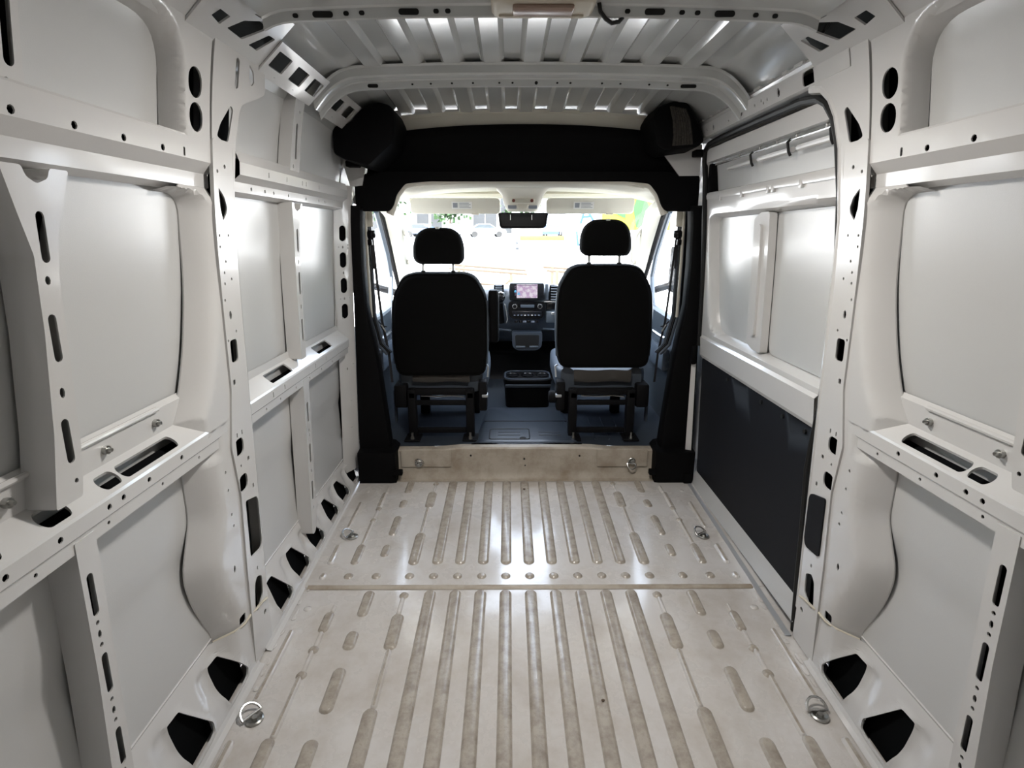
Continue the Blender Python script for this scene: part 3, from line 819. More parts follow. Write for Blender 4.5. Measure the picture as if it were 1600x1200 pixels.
def bow(yc, w, zb, holes, xmax=.81):
    """inverted hat across the roof; ends curve down to the wall"""
    def cen(t):
        x = t * .81
        ax = abs(x)
        z = zb - .016 * (ax / .70) ** 2.4
        if ax > .64: z -= ((ax - .64) / .17) ** 2.2 * .095
        return x, z
    ts = np.linspace(-xmax / .81, xmax / .81, 61)
    mb = MB()
    prof = [(-w / 2 - .014, .048), (-w / 2, .042), (-w / 2 + .006, .018), (-w / 2 + .012, .012), (w / 2 - .028, .012), (w / 2 - .022, .008), (w / 2 - .018, -.014), (w / 2 - .012, -.016), (w / 2 - .010, .03), (w / 2 + .020, .032)]
    mb.grid([[(cen(t)[0], yc + dy, cen(t)[1] + dz) for dy, dz in prof] for t in ts])
    # front flange with holes: strip seen under the bow
    mb.build('roof_bow', 'roof_paint', ceiling, smooth=30)
    for x, rx, ry in holes:
        z = zb - .016 * (abs(x) / .70) ** 2.4
        MB().prism([(px + x, pz + z - .003) for px, pz in rrect(0, 0, 2 * rx, 2 * ry, ry * .9, 3)], 'y', yc + w / 2 - .0225, yc + w / 2 - .017).build('slot', 'rubber', ceiling)
hb = [(0.02, .006, .006)] + [(x, .004, .003) for x in (-.45, -.38, -.30, -.22, -.12, -.07, .10, .15, .27, .34, .45, .52)] + [(-.60, .02, .006), (.60, .03, .006)]
bow(2.295, .085, 2.020, hb)
hb = [(x, .026, .007) for x in (-.56, -.34, .29, .47)] + [(x, .007, .005) for x in (-.63, -.50, -.46, -.27, -.24, .22, .36, .40, .55, .60)]
bow(1.555, .15, 2.018, hb, .715)
bow(.55, .10, 2.012, [])

# front bulkhead over the cab: beige seal band, black overhead shelf back
front = thing('overhead_panel', 'black overhead trim panel above the cab opening', 'panel', (0, 2.95, 1.7), kind='structure')
mb = MB()
xs_ = np.linspace(-.80, .82, 40)
def arch(x, k=.05): return -k * (abs(x) / .75) ** 2.2
mb.grid([[(x, 2.92 + .004 * math.sin(x * 40), 2.045 + arch(x)), (x, 2.955, 2.036 + arch(x)), (x, 2.962, 2.00 + arch(x) + .004 * math.sin(x * 23)), (x, 2.958, 1.965 + arch(x) + .006 * math.sin(x * 17))] for x in xs_])
mb.build('seal_band', 'cream_trim', front)
mb = MB()
mb.grid([[(x, 2.950, 1.985 + arch(x)), (x, 2.944, 1.968 + arch(x)), (x, 2.950, 1.93 + arch(x, .04)), (x, 2.985, 1.87 + arch(x, .02)), (x, 2.99, 1.80), (x, 2.97, 1.765), (x, 2.94, 1.752)] for x in xs_])
mb.build('trim_back', 'black_trim', front)
# header beam over the cab opening with the two corner blocks and cream lip
opening = fillet([(-.672, .2), (.690, .2), (.690, 1.60), (.665, 1.655), (.62, 1.712), (.50, 1.722), (-.48, 1.722), (-.60, 1.712), (-.648, 1.655), (-.672, 1.60)], .03, 4)
ol = [(-.852, 1.574), (-.684, 1.574), (-.664, 1.60), (-.645, 1.655), (-.60, 1.706), (-.48, 1.716), (.50, 1.716), (.618, 1.706), (.662, 1.655), (.684, 1.60), (.706, 1.574), (.868, 1.574), (.868, 1.745), (.70, 1.762), (-.70, 1.762), (-.852, 1.745)]
ol = fillet(ol, .018, 4)
def fm(U, V): return np.stack([U, 2.905 + .012 * np.clip((V - 1.70) / .05, 0, 1), V], 1)
sheet(MB(), ol, [], fm, grid=.06, edge_lip=(0, .05, 0)).build('header_trim', 'black_trim', front)
lip = [(-.690, 2.935, 1.560), (-.672, 2.935, 1.60), (-.650, 2.935, 1.655), (-.61, 2.935, 1.700), (-.55, 2.935, 1.716), (-.30, 2.935, 1.724), (0, 2.935, 1.728), (.30, 2.935, 1.724), (.57, 2.935, 1.716), (.628, 2.935, 1.700), (.668, 2.935, 1.655), (.692, 2.935, 1.60), (.71, 2.935, 1.560)]
MB().tube(lip, .020, 10).build('cream_lip', 'cream_trim', front)

# black corner ducts beside the overhead panel
def duct(s, label):
    t = thing('corner_duct', label, 'duct', (s * .74, 2.84, 1.85), 'corner ducts over the cab', 'structure')
    if s < 0:
        poly = [(.872, 1.904), (.858, 1.925), (.784, 1.943), (.738, 1.995), (.66, 2.026), (.61, 2.013), (.585, 1.956), (.608, 1.851), (.721, 1.757), (.833, 1.790), (.872, 1.811)]
        lay = ((2.655, .90), (2.660, .97), (2.68, 1.0), (2.80, 1.0), (2.945, 1.0)); c = np.array([.75, 1.88])
    else:
        poly = [(.563, 1.969), (.594, 2.022), (.664, 2.043), (.723, 2.035), (.755, 1.995), (.797, 1.921), (.813, 1.87), (.783, 1.848), (.637, 1.831), (.594, 1.853)]
        lay = ((2.715, .90), (2.720, .97), (2.74, 1.0), (2.80, 1.0), (2.945, 1.02)); c = np.array([.69, 1.93])
    mb = MB()
    rings = []
    for y, k in lay:
        rings.append([(s * (c + (np.array(p) - c) * k)[0], y, (c + (np.array(p) - c) * k)[1]) for p in fillet(poly, .012, 2)])
    mb.loft(rings); mb.build('duct_body', 'black_trim', t)
    if s > 0:
        mb = MB()
        for i in range(7):
            a = i / 6
            mb.tube([(s * (.648 + .010 * i), 2.716, 2.018 - .002 * i), (s * (.664 + .011 * i), 2.712, 1.96), (s * (.672 + .012 * i), 2.712, 1.90), (s * (.672 + .013 * i), 2.716, 1.853 + .001 * i)], .008, 7)
        mb.build('woven_sleeve', 'carpet_duct', t)
    MB().box(*(sorted((s * .80, s * .862))), 2.80, 2.86, (1.772 if s < 0 else 1.82), (1.80 if s < 0 else 1.85), .006).build('clip', 'black_trim', t)
    return t
duct(-1, 'black plastic corner duct at top left of cab opening')
duct(1, 'black corner duct with woven grey sleeve at top right of cab opening')
# white filler panels below the ducts
for s, par in ((-1, wall_left), (1, wall_right)):
    pl = [(.906, 1.828), (.785, 1.814), (.812, 1.695), (.87, 1.689)] if s < 0 else [(.669, 1.855), (.86, 1.885), (.86, 1.741), (.763, 1.741)]
    sheet(MB(), pl, [], lambda U, V, s=s: np.stack([s * U, 2.90 - .10 * (U - .8), V], 1), grid=.05, edge_lip=(0, .01, 0)).build('corner_filler', 'white_paint', par)
# ---- black B-pillar trims
def b_trim(s, label):
    t = thing('pillar_trim', label, 'trim', (s * .82, 2.9, .13), 'black trims either side of the cab opening', 'structure')
    zz = [.124, .20, .305, .312, .45, .62, .80, .95, 1.10, 1.30, 1.50, 1.60]
    xin = [.735, .735, .735, .745, .755, .77, .785, .805, .828, .830, .824, .815]
    off = -.014 if s < 0 else .004
    rings = []
    for z, xi in zip(zz, xin):
        xo = .905 - .045 * max(0, z - .3) / 1.3 + .012
        if s > 0: xi, xo = xi + .012, xo + .022
        yf_ = 2.812 if z < .31 else 2.868
        if z < .31: xi -= .030
        rings.append([(s * xo, yf_, z), (s * (xi + .03), yf_, z), (s * (xi + .008), yf_ + .006, z), (s * xi, 2.89, z), (s * (xi + .004), 2.96, z), (s * (xi + .04), 3.02, z), (s * xo, 3.02, z)])
    MB().loft(rings).build('trim_body', 'black_trim', t)
    # ribbed inner jamb of the cab door
    for k, (d, m_) in enumerate(((0.0, 'cab_plastic'), (.014, 'black_gloss'), (.026, 'cab_plastic'))):
        pts = [(s * (.842 - d * .5), 3.03 + d * 2, 1.60), (s * (.847 - d * .5), 3.03 + d * 2, 1.35), (s * (.848 - d * .5), 3.03 + d * 2, 1.02), (s * (.82 - d * .5), 3.05 + d * 2, .86), (s * (.78 - d * .5), 3.08 + d * 2, .80)]
        MB().tube(pts, .008, 6).build('jamb_strip', m_, t)
    MB().tube([(s * .838, 3.025, 1.59), (s * .842, 3.025, 1.3), (s * .842, 3.025, 1.02)], .008, 6).build('light_strip', 'cream_trim', t)
    MB().box(*sorted((s * (.675 if s < 0 else .69), s * .73)), 2.80, 2.83, .175, .205, .004).build('foot_clip', 'black_trim', t)
    return t
b_trim(-1, 'black plastic pillar trim left of the driver seat opening')
b_trim(1, 'black plastic pillar trim right of passenger seat beside sliding door')

# ---- right side: header rail and sliding door
prof = [(.05, 1.985), (.012, 1.972), (0, 1.958), (.004, 1.950), (-.006, 1.944), (-.006, 1.892), (.012, 1.884), (.05, 1.880)]
mb = MB()
prof_sheet(mb, 1, prof, 1.62, 2.83, [ell(y, 1.918, .010, .014, 8) for y in (2.018, 2.322, 2.623)] + [rrect(1.82, 1.916, .085, .040, .014, 4)] + dots([(2.10, 1.915), (2.13, 1.91), (2.145, 1.92), (2.20, 1.916), (2.45, 1.912), (2.70, 1.918), (2.73, 1.912)], .005), lip=.004)
mb.build('door_header', 'white_paint', wall_right, smooth=10)
mb = MB()
for y in np.linspace(1.66, 2.75, 12):
    mb.box(XF(1.965) - .003, XF(1.965) + .010, y, y + random.uniform(.02, .06), 1.962, 1.970)
mb.build('flange_tab', 'white_paint', wall_right)
# door track under the header
mb = MB()
mb.grid([[(XF(1.88) + o, y, z) for o, z in ((.0, 1.884), (.03, 1.878), (.055, 1.87), (.056, 1.85))] for y in np.linspace(1.70, 2.83, 12)])
mb.build('door_track', 'galvanised', wall_right)
for y in (1.93, 2.22, 2.55):
    MB().box(XF(1.88) + .012, XF(1.88) + .035, y, y + .05, 1.876, 1.881).build('track_slot', 'rubber', wall_right)
# corner rounding of the opening
ol = [(1.64, 1.50), (1.665, 1.70), (1.69, 1.79), (1.72, 1.84), (1.76, 1.87), (1.82, 1.892), (1.82, 1.945), (1.60, 1.945), (1.60, 1.5)]
MB().tube([(XF(z) + .008, y, z) for y, z in ((1.652, .2), (1.652, .9), (1.652, 1.5), (1.672, 1.70), (1.697, 1.79), (1.727, 1.84), (1.767, 1.872), (1.83, 1.885))], .016, 8).build('opening_edge', 'white_paint', wall_right)

seal = thing('door_seal', 'black rubber weather seal around the sliding door opening', 'seal', (.93, 1.68, .08), kind='structure')
sp = [(1.685, .078), (1.69, .30), (1.692, .45), (1.698, .60), (1.705, .70), (1.692, .80), (1.672, .92), (1.662, 1.05), (1.660, 1.25), (1.666, 1.40), (1.682, 1.58), (1.705, 1.72), (1.73, 1.79), (1.765, 1.832), (1.81, 1.855), (1.90, 1.866), (2.20, 1.868), (2.60, 1.868), (2.74, 1.862), (2.79, 1.845), (2.815, 1.80), (2.82, 1.70), (2.825, 1.30), (2.83, .90)]
MB().tube([(XF(z) + .012, y, z) for y, z in sp], .013, 8).build('rubber_tube', 'rubber', seal)
MB().tube([(XF(z) + .030, y + .006, z - .004) for y, z in sp[10:20]], .012, 8).build('inner_lip', 'carpet_duct', seal)

door = thing('door_1', 'white sliding cargo door, closed, with black lower panel', 'door', (.95, 2.25, .12), kind='structure')
DO = .030                                             # door face sits just outside the frame
Yd0, Yd1 = 1.655, 2.835
pocket = fillet([(1.72, 1.640), (2.815, 1.655), (2.815, 1.775), (2.80, 1.79), (1.72, 1.79)], [.02, .012, .012, .02, .02], 4)
win = fillet([(1.665, 1.000), (2.66, 1.005), (2.70, 1.10), (2.752, 1.45), (2.75, 1.53), (1.665, 1.545)], [.05, .05, .08, .06, .06, .05], 6)
band = flange(win, .065, .055, .022, base=0)
def d_off(U, V): return DO * .55 + band(U, V)
sheet(MB(), [(Yd0, .85), (Yd1, .85), (Yd1, 1.845), (Yd0, 1.845)], [pocket, win], wmap(1, d_off), grid=.013, step=.02, lip=out(1, .03)).build('inner_panel', 'white_paint', door)
# skin behind
MB().grid([[(XS(z) + .004, y, z) for z in np.linspace(.10, 1.90, 24)] for y in np.linspace(Yd0, Yd1 + .03, 10)]).build('outer_skin', 'skin_paint', door)
# pocket: back panel, edges and locking rods
MB().grid([[(XF(z) + .075, y, z) for z in np.linspace(1.62, 1.83, 5)] for y in (1.68, 2.4, 2.79)]).build('pocket_back', 'white_paint', door)
MB().box(XF(1.7) + .02, XF(1.7) + .075, 2.785, 2.815, 1.645, 1.785, .004).build('pocket_end', 'black_trim', door)
mb = MB()
mb.grid([[(XF(1.64) + o, y, z) for o, z in ((.012, 1.622), (.008, 1.640), (.012, 1.652), (.04, 1.660), (.075, 1.664))] for y in (1.68, 2.2, 2.80)])
mb.build('pocket_ledge', 'white_paint', door)
mb = MB()
mb.tube([(XF(1.76) + .028, 1.70, 1.772), (XF(1.76) + .028, 2.72, 1.772)], .005, 8)
for y in (1.80, 1.98, 2.12, 2.26, 2.45, 2.62):
    mb.tube([(XF(1.76) + .028, y, 1.772), (XF(1.76) + .022, y - .01, 1.784), (XF(1.76) + .030, y - .012, 1.788)], .004, 6)
mb.build('locking_rod', 'chrome', door)
for a, b in ((1.70, 1.98), (2.02, 2.28), (2.33, 2.58)):
    MB().tube([(XF(1.74) + .035, a, 1.742), (XF(1.74) + .035, b, 1.742)], .010, 8).build('foam_tube', 'white_paint', door)
for y in (2.02, 2.32, 1.76):
    MB().tube([(XF(1.76) + .028, y, 1.775), (XF(1.76) + .018, y, 1.765), (XF(1.74) + .022, y, 1.735), (XF(1.74) + .03, y, 1.722)], .005, 6).build('rod_clip', 'rubber', door)
for y in (1.90, 2.10, 2.14, 2.38, 2.62):
    MB().box(XF(1.63) + .008, XF(1.63) + .02, y, y + .02, 1.610, 1.640, .003).build('spacer', 'white_paint', door)
# window skin: two pressed panes and the centre post
for a, b in ((1.66, 2.165), (2.30, 2.76)):
    ol = fillet([(a, 1.0), (b, 1.0), (b, 1.545), (a, 1.545)], .05, 5)
    sheet(MB(), ol, [], wmap(1, .052 + DO * .3), grid=.08, edge_lip=out(1, .012)).build('blank_pane', 'skin_paint', door)
ol = fillet([(2.165, 1.0), (2.24, 1.0), (2.30, 1.02), (2.30, 1.52), (2.24, 1.545), (2.165, 1.545)], .012, 3)
sheet(MB(), ol, [rrect(2.235, 1.36, .010, .016, .002, 1), rrect(2.235, 1.18, .010, .016, .002, 1)], wmap(1, .028), grid=.06, lip=out(1, .01), edge_lip=out(1, .03)).build('centre_post', 'white_paint', door)
ol = fillet([(2.215, 1.06), (2.26, 1.06), (2.26, 1.50), (2.215, 1.50)], .016, 4)
sheet(MB(), ol, [], wmap(1, .018), grid=.06, edge_lip=out(1, .012)).build('post_bead', 'white_paint', door)
# shelf below the window
prof = [(.075, 1.02), (.070, 1.000), (.012, .958), (.004, .950), (.010, .86), (.016, .845), (.04, .842)]
mb = MB(); prof_sheet(mb, 1, prof, 1.70, 2.80, [], xfun=lambda z: XF(z)); mb.build('door_shelf', 'white_paint', door, smooth=10)
# black lower panel
def fmp(U, V): return np.stack([XF(V) + .022 + 0 * U, U, V], 1)
ol = fillet([(1.700, .178), (2.80, .195), (2.802, .84), (1.70, .852)], .012, 3)
sheet(MB(), ol, [], fmp, grid=.15, edge_lip=out(1, .012)).build('lower_panel', 'black_panel', door)
for y in (1.76, 1.92, 2.10, 2.45):
    MB().cyl((XF(.82) + .019, y, .815), .009, .006, 'x', 10).build('panel_clip', 'rubber', door)
prof = [(.022, .20), (.018, .185), (.004, .13), (.0, .115), (.02, .09)]
mb = MB(); prof_sheet(mb, 1, prof, 1.68, 2.82, []); mb.build('door_bottom', 'skin_paint', door, smooth=10)
MB().box(.885, .93, 2.80, 2.83, .10, .18, .006).build('floor_catch', 'black_trim', door)
MB().box(.875, .90, 2.815, 2.845, .80, .90, .006).build('hinge_cover', 'black_trim', door)
# strip of wall metal between trim and door
MB().grid([[(.928, 2.835, .12), (.895, 2.845, .12)], [(.905, 2.84, .85), (.885, 2.85, .85)]]).build('jamb_plate', 'white_paint', wall_right)
# step tread
MB().grid([[(x, y, ZF(y) + h) for x, h in ((.905, .004), (.925, .006), (.928, -.03), (.985, -.03))] for y in np.linspace(1.66, 2.88, 14)]).build('door_tread', 'galvanised', wall_right)
MB().grid([[(XS(z), y, z) for z in (-.2, .12)] for y in (1.66, 2.92)]).build('rocker_skin', 'skin_paint', wall_right)

# outer roof side above the door, and the skins that close the corners ahead of the B pillars
MB().grid([[(XS(z), y, z) for z in np.linspace(1.84, 2.07, 8)] for y in np.linspace(1.64, 2.95, 10)]).build('roof_side', 'skin_paint', wall_right)
for s, par in ((-1, wall_left), (1, wall_right)):
    MB().grid([[(s * (XS(z) - .004), y, z) for z in np.linspace(-.2, 2.05, 16)] for y in (2.86, 2.98, 3.10)]).build('door_post_skin', 'skin_paint', par)

# rear doors, closed behind the camera
for s, nm, lb in ((-1, 'door_4', 'left rear cargo door, closed, behind the camera'), (1, 'door_5', 'right rear cargo door, closed, behind the camera')):
    rd_ = thing(nm, lb, 'door', (s * .45, Y_REAR, .1), kind='structure')
    xs_ = np.linspace(.004, .97, 8)
    op = fillet([(.14, 1.0), (.80, 1.0), (.76, 1.55), (.14, 1.55)], .06, 5)
    def fm(U, V, s=s):
        return np.stack([s * U * np.where(V > 1.3, 1 - .12 * (V - 1.3) / .75, 1), np.full_like(U, Y_REAR - .01) - .04 * (1 - np.sin(np.clip(dist(np.stack([U, V], 1), op, .05, .05), 0, 1) * math.pi / 2)), V], 1)
    sheet(MB(), [(.004, -.05), (.985, -.05), (.96, 2.08), (.004, 2.08)], [op], fm, grid=.08, rings=[(op, ring_d(.05, .05))]).build('inner_panel', 'white_paint', rd_)
    MB().grid([[(s * x, Y_REAR - .07, z) for z in (-.1, 1.0, 2.1)] for x in (.0, .5, .99)]).build('outer_skin', 'skin_paint', rd_)
    MB().box(*sorted((s * .06, s * .93)), Y_REAR - .012, Y_REAR + .004, .12, .92, .01).build('lower_panel', 'black_panel', rd_)  # unseen black panel, added to cut light bouncing off the white door
    MB().box(*sorted((s * .12, s * .82)), Y_REAR - .045, Y_REAR - .035, .99, 1.56, .01).build('window_trim', 'black_panel', rd_)
    MB().box(*sorted((s * .03, s * .10)), Y_REAR, Y_REAR + .02, .93, 1.0, .006).build('latch', 'black_trim', rd_)

MB().grid([[(x, y, 2.125 - .075 * (abs(x) / .80) ** 2.2 - .03 * max(0, (y - 2.35) / .6) ** 2) for x in np.linspace(-.80, .80, 17)] for y in (Y_REAR - .08, .5, 1.2, 1.9, 2.35, 2.65, 2.95)]).build('outer_roof', 'white_paint', ceiling)

# ================================================================== THE CAB
ZC = .302
cab_floor = thing('floor_cab', 'dark grey rubber cab floor mat with moulded hatch outline', 'floor', (0, 3.5, ZC), kind='structure')
MB().grid([[(x, y, ZC - (.004 if abs(x) > .5 else 0)) for x in np.linspace(-.92, .92, 20)] for y in np.linspace(2.93, 4.42, 12)]).build('mat_base', 'cab_mat', cab_floor)
mb = MB()
rings = []
for k, (ins, h) in enumerate(((0, 0), (.012, .010), (.03, .016))):
    rings.append([(x, y, ZC + h) for x, y in fillet([(-.285 + ins, 2.945 + ins), (.315 - ins, 2.945 + ins), (.275 - ins, 3.62 - ins), (-.235 + ins, 3.62 - ins)], .04, 4)])
mb.loft(rings, cap=False); mb.add(rings[-1], [tuple(range(len(rings[-1])))])
mb.build('mat_tray', 'cab_mat', cab_floor)
hl = fillet([(-.20, 2.985), (.035, 2.985), (.035, 3.16), (-.20, 3.16)], .02, 4)
MB().tube([(x, y, ZC + .0165) for x, y in hl], .0035, 6, closed=True).build('hatch_outline', 'rubber', cab_floor)
MB().tube([(x, y, ZC + .017) for x, y in ell(-.005, 3.005, .018, .011, 14)], .0025, 6, closed=True).build('badge_ring', 'rubber', cab_floor)
MB().ball((-.005, 3.005, ZC + .016), .009, .006, .003, 10, 5).build('badge', 'rubber', cab_floor)
for y0_ in (3.05, 3.10):
    MB().tube([(-.15, y0_, ZC + .0165), (-.02, y0_, ZC + .0165)], .003, 6).build('mat_rib', 'cab_mat', cab_floor)
    MB().tube([(.09, y0_, ZC + .0165), (.22, y0_, ZC + .0165)], .003, 6).build('mat_rib', 'cab_mat', cab_floor)
MB().tube([(-.24, 3.30, ZC + .0165), (.28, 3.30, ZC + .0165)], .0035, 6).build('mat_rib', 'rubber', cab_floor)
MB().box(-.30, .33, 2.925, 2.95, ZC, ZC + .010, .003).build('mat_edge', 'black_gloss', cab_floor)
for x in (.42, .50, .58):
    MB().tube([(x, 3.02, ZC + .002), (x + .01, 3.42, ZC + .002)], .005, 6).build('mat_rib', 'cab_mat', cab_floor)

# headliner
head = thing('ceiling_cab', 'cream fabric cab headliner glowing above windscreen', 'headliner', (0, 3.2, 1.72), kind='structure')
def hl_z(x, y):
    t = (y - 2.93) / .54
    return 1.745 - .035 * t - .045 * (abs(x) / .7) ** 3 - (.030 * math.exp(-((y - 3.12) / .05) ** 2) * (1 if abs(x) < .6 else .5))
MB().grid([[(x, y, hl_z(x, y)) for x in np.linspace(-.80, .80, 32)] for y in np.linspace(2.925, 3.50, 22)]).build('liner', 'headliner', head)
for s in (-1, 1):
    MB().tube([(s * .50, 3.00, 1.722), (s * .56, 3.02, 1.706), (s * .62, 3.06, 1.70)], .012, 8).build('grab_recess', 'cream_trim', head)
# cab shell: roof cap and side walls that close the cab
shell = thing('wall_front', 'white outer shell of the cab around windscreen and doors', 'wall', (0, 3.4, .3), kind='structure')
mb = MB()
def capz(x, y):
    t = max(0, min(1, (y - 2.92) / .58))
    zt = 2.075 - .05 * (abs(x) / .7) ** 2.4
    return zt * (1 - t) + (1.765 - .03 * (abs(x) / .7) ** 2) * t
xs_ = list(np.linspace(-.80, .80, 20))
mb.grid([[(-.93 + .03 * ((y - 2.9) / .6), y, 1.62)] + [(-.88, y, (1.62 + capz(.80, y)) / 2 + .05)] + [(x, y, capz(x, y)) for x in xs_] + [(.88, y, (1.62 + capz(.80, y)) / 2 + .05), (.93 - .03 * ((y - 2.9) / .6), y, 1.62)] for y in np.linspace(2.905, 3.50, 10)])
mb.build('roof_cap', 'white_paint', shell)
mb = MB()
mb.grid([[(x, 4.46, z) for z in np.linspace(-.2, 1.0, 4)] for x in np.linspace(-.97, .97, 6)])
mb.build('firewall', 'black_trim', shell)
mb = MB()
mb.grid([[(x, y, z - .06 * (x / .95) ** 2) for y, z in ((4.44, 1.0), (4.62, .93), (4.95, .80), (5.1, .62), (5.16, .3), (5.16, -.1))] for x in np.linspace(-.97, .97, 12)])
mb.build('bonnet', 'white_paint', shell)
MB().grid([[(-.97, y, z) for z in (-.2, .62)] for y in (4.3, 5.1)]).build('wing', 'white_paint', shell)
MB().grid([[(.97, y, z) for z in (-.2, .62)] for y in (4.3, 5.1)]).build('wing', 'white_paint', shell)

# windscreen and pillars
ws = thing('window_1', 'wide windscreen beyond the two seats', 'window', (0, 3.9, 1.0), kind='structure')
MB().grid([[(x * (.80 + .09 * t), 3.475 + .985 * t + .06 * (1 - x * x) * (1 - abs(.5 - t)), 1.672 - .69 * t) for x in np.linspace(-1, 1, 16)] for t in np.linspace(0, 1, 8)]).build('pane', 'clear_glass', ws)
MB().tube([(x, 3.475 + .03 * (1 - (x / .8) ** 2), 1.690) for x in np.linspace(-.82, .82, 14)], .022, 8).build('header_rail', 'cream_trim', ws)
for s in (-1, 1):
    pts = [(s * .800, 3.02, 1.645), (s * .800, 3.30, 1.645), (s * .803, 3.52, 1.60), (s * .815, 3.74, 1.42), (s * .832, 4.02, 1.16), (s * .85, 4.30, .98)]
    mb = MB()
    rings = []
    for i, p in enumerate(pts):
        w = (.050, .055, .060, .055, .05, .05)[i]
        rings.append([(p[0] + s * .03, p[1] + .03, p[2] + .02), (p[0] - s * w * .5, p[1] + .02, p[2] + .02), (p[0] - s * w * .9, p[1] - .01, p[2] - .0), (p[0] - s * w * .6, p[1] - .04, p[2] - .025), (p[0] + s * .03, p[1] - .05, p[2] - .035)])
    mb.loft(rings); a = mb.build('a_pillar_trim', 'headliner', ws)
    hand = [(s * .765, 3.64, 1.50), (s * .742, 3.68, 1.46), (s * .738, 3.76, 1.38), (s * .752, 3.84, 1.30), (s * .78, 3.88, 1.27)]
    MB().tube(hand, .014, 8).build('grab_handle', 'cream_trim', a)
    # roof side rail above the door
    MB().tube([(s * .850, 2.95, 1.630), (s * .850, 3.2, 1.640), (s * .848, 3.46, 1.635), (s * .85, 3.60, 1.585), (s * .855, 3.72, 1.48)], .028, 8).build('side_rail', 'cream_trim', ws)

# sun visors
def visor(x0, x1, label):
    t = thing('sun_visor', label, 'visor', ((x0 + x1) / 2, 3.42, 1.62), 'sun visors')
    c = (x0 + x1) / 2; w = x1 - x0
    rings = []
    for y, k in ((3.395, .92), (3.400, .98), (3.41, 1.0), (3.42, .98), (3.425, .92)):
        rings.append([(c + px * (1 - (1 - k) * .2), y + (pz - 1.62) * -.35, 1.622 + (pz - 1.622) * k) for px, pz in [(a, b + 1.622) for a, b in rrect(0, 0, w, .088, .022, 4)]])
    MB().loft(rings).build('visor_panel', 'headliner', t)
    lx = c + (-.02 if c < 0 else .02) + (.06 if c < 0 else -.06) * 1.0
    lx0, lx1 = lx - .06, lx + .06
    def lab(mb, a, b, z0, z1, d):
        mb.add([(a, 3.3925 - d + (z0 - 1.62) * -.35, z0), (b, 3.3925 - d + (z0 - 1.62) * -.35, z0), (b, 3.3925 - d + (z1 - 1.62) * -.35, z1), (a, 3.3925 - d + (z1 - 1.62) * -.35, z1)], [(0, 1, 2, 3)])
        return mb
    L = lab(MB(), lx0, lx1, 1.605, 1.645, .001).build('warning_label', 'label_paper', t, smooth=None)
    m = MB()
    for i in range(4):
        lab(m, lx0 + .045, lx1 - .008 - .01 * (i % 2), 1.611 + i * .008, 1.614 + i * .008, .0018)
    lab(m, lx0 + .008, lx0 + .035, 1.612, 1.638, .0018)
    m.build('label_print', 'label_ink', L, smooth=None)
    MB().tube([(c + w * .18, 3.40, 1.578), (c + w * .26, 3.398, 1.576)], .006, 6).build('finger_tab', 'cream_trim', t)
    xe = x0 if c < 0 else x1
    MB().tube([(xe, 3.43, 1.66), (xe, 3.41, 1.645), (xe + (.05 if c < 0 else -.05), 3.41, 1.645)], .008, 6).build('hinge', 'cream_trim', t)
visor(-.665, -.135, 'cream fabric sun visor in front of the left seat')
visor(.135, .655, 'cream fabric sun visor in front of the right seat')

# overhead console
con = thing('overhead_console', 'cream overhead console with map lights between the sun visors', 'console', (0, 3.38, 1.63))
cx = -.005
rings = []
for z, w, y0, y1 in ((1.712, .30, 3.25, 3.50), (1.68, .24, 3.30, 3.48), (1.64, .22, 3.335, 3.46), (1.602, .19, 3.36, 3.44), (1.590, .17, 3.37, 3.43)):
    rings.append([(x, y, z) for x, y in rrect(cx, (y0 + y1) / 2, w, y1 - y0, .04, 4)])
MB().loft(rings).build('console_body', 'cream_trim', con)
MB().box(cx - .068, cx + .068, 3.318, 3.345, 1.632, 1.662, .006).build('lamp_bar', 'headliner', con)
for x in (-.052, .052):
    MB().cyl((cx + x, 3.315, 1.647), .009, .006, 'y', 12).build('map_light_button', 'console_red', con)
for a, b in ((-.085, -.035), (.035, .085)):
    MB().box(cx + a, cx + b, 3.345, 3.36, 1.604, 1.624, .004).build('lens', 'console_grey', con)
MB().tube([(cx - .032, 3.345, 1.625), (cx - .024, 3.343, 1.606), (cx, 3.342, 1.599), (cx + .024, 3.343, 1.606), (cx + .032, 3.345, 1.625)], .005, 6).build('holder', 'cream_trim', con)

mir = thing('rear_view_mirror', 'black wide rear-view mirror display hanging below the overhead console', 'mirror', (0, 3.52, 1.53))
px_l, px_r = -.150, .146
MB().prism(fillet([(px_l, 1.588), (px_r + .01, 1.588), (px_r - .004, 1.505), (px_r - .025, 1.496), (px_l + .025, 1.496), (px_l + .01, 1.505)], .012, 3), 'y', 3.50, 3.535).build('mirror_housing', 'black_trim', mir)
MB().prism(fillet([(px_l + .012, 1.580), (px_r - .004, 1.580), (px_r - .014, 1.508), (px_l + .022, 1.508)], .008, 3), 'y', 3.4985, 3.501).build('mirror_glass', 'black_gloss', mir)
for x in (-.075, .055):
    MB().tube([(x, 3.497, 1.575), (x, 3.497, 1.545)], .0025, 6).build('hanger', 'zinc', mir)

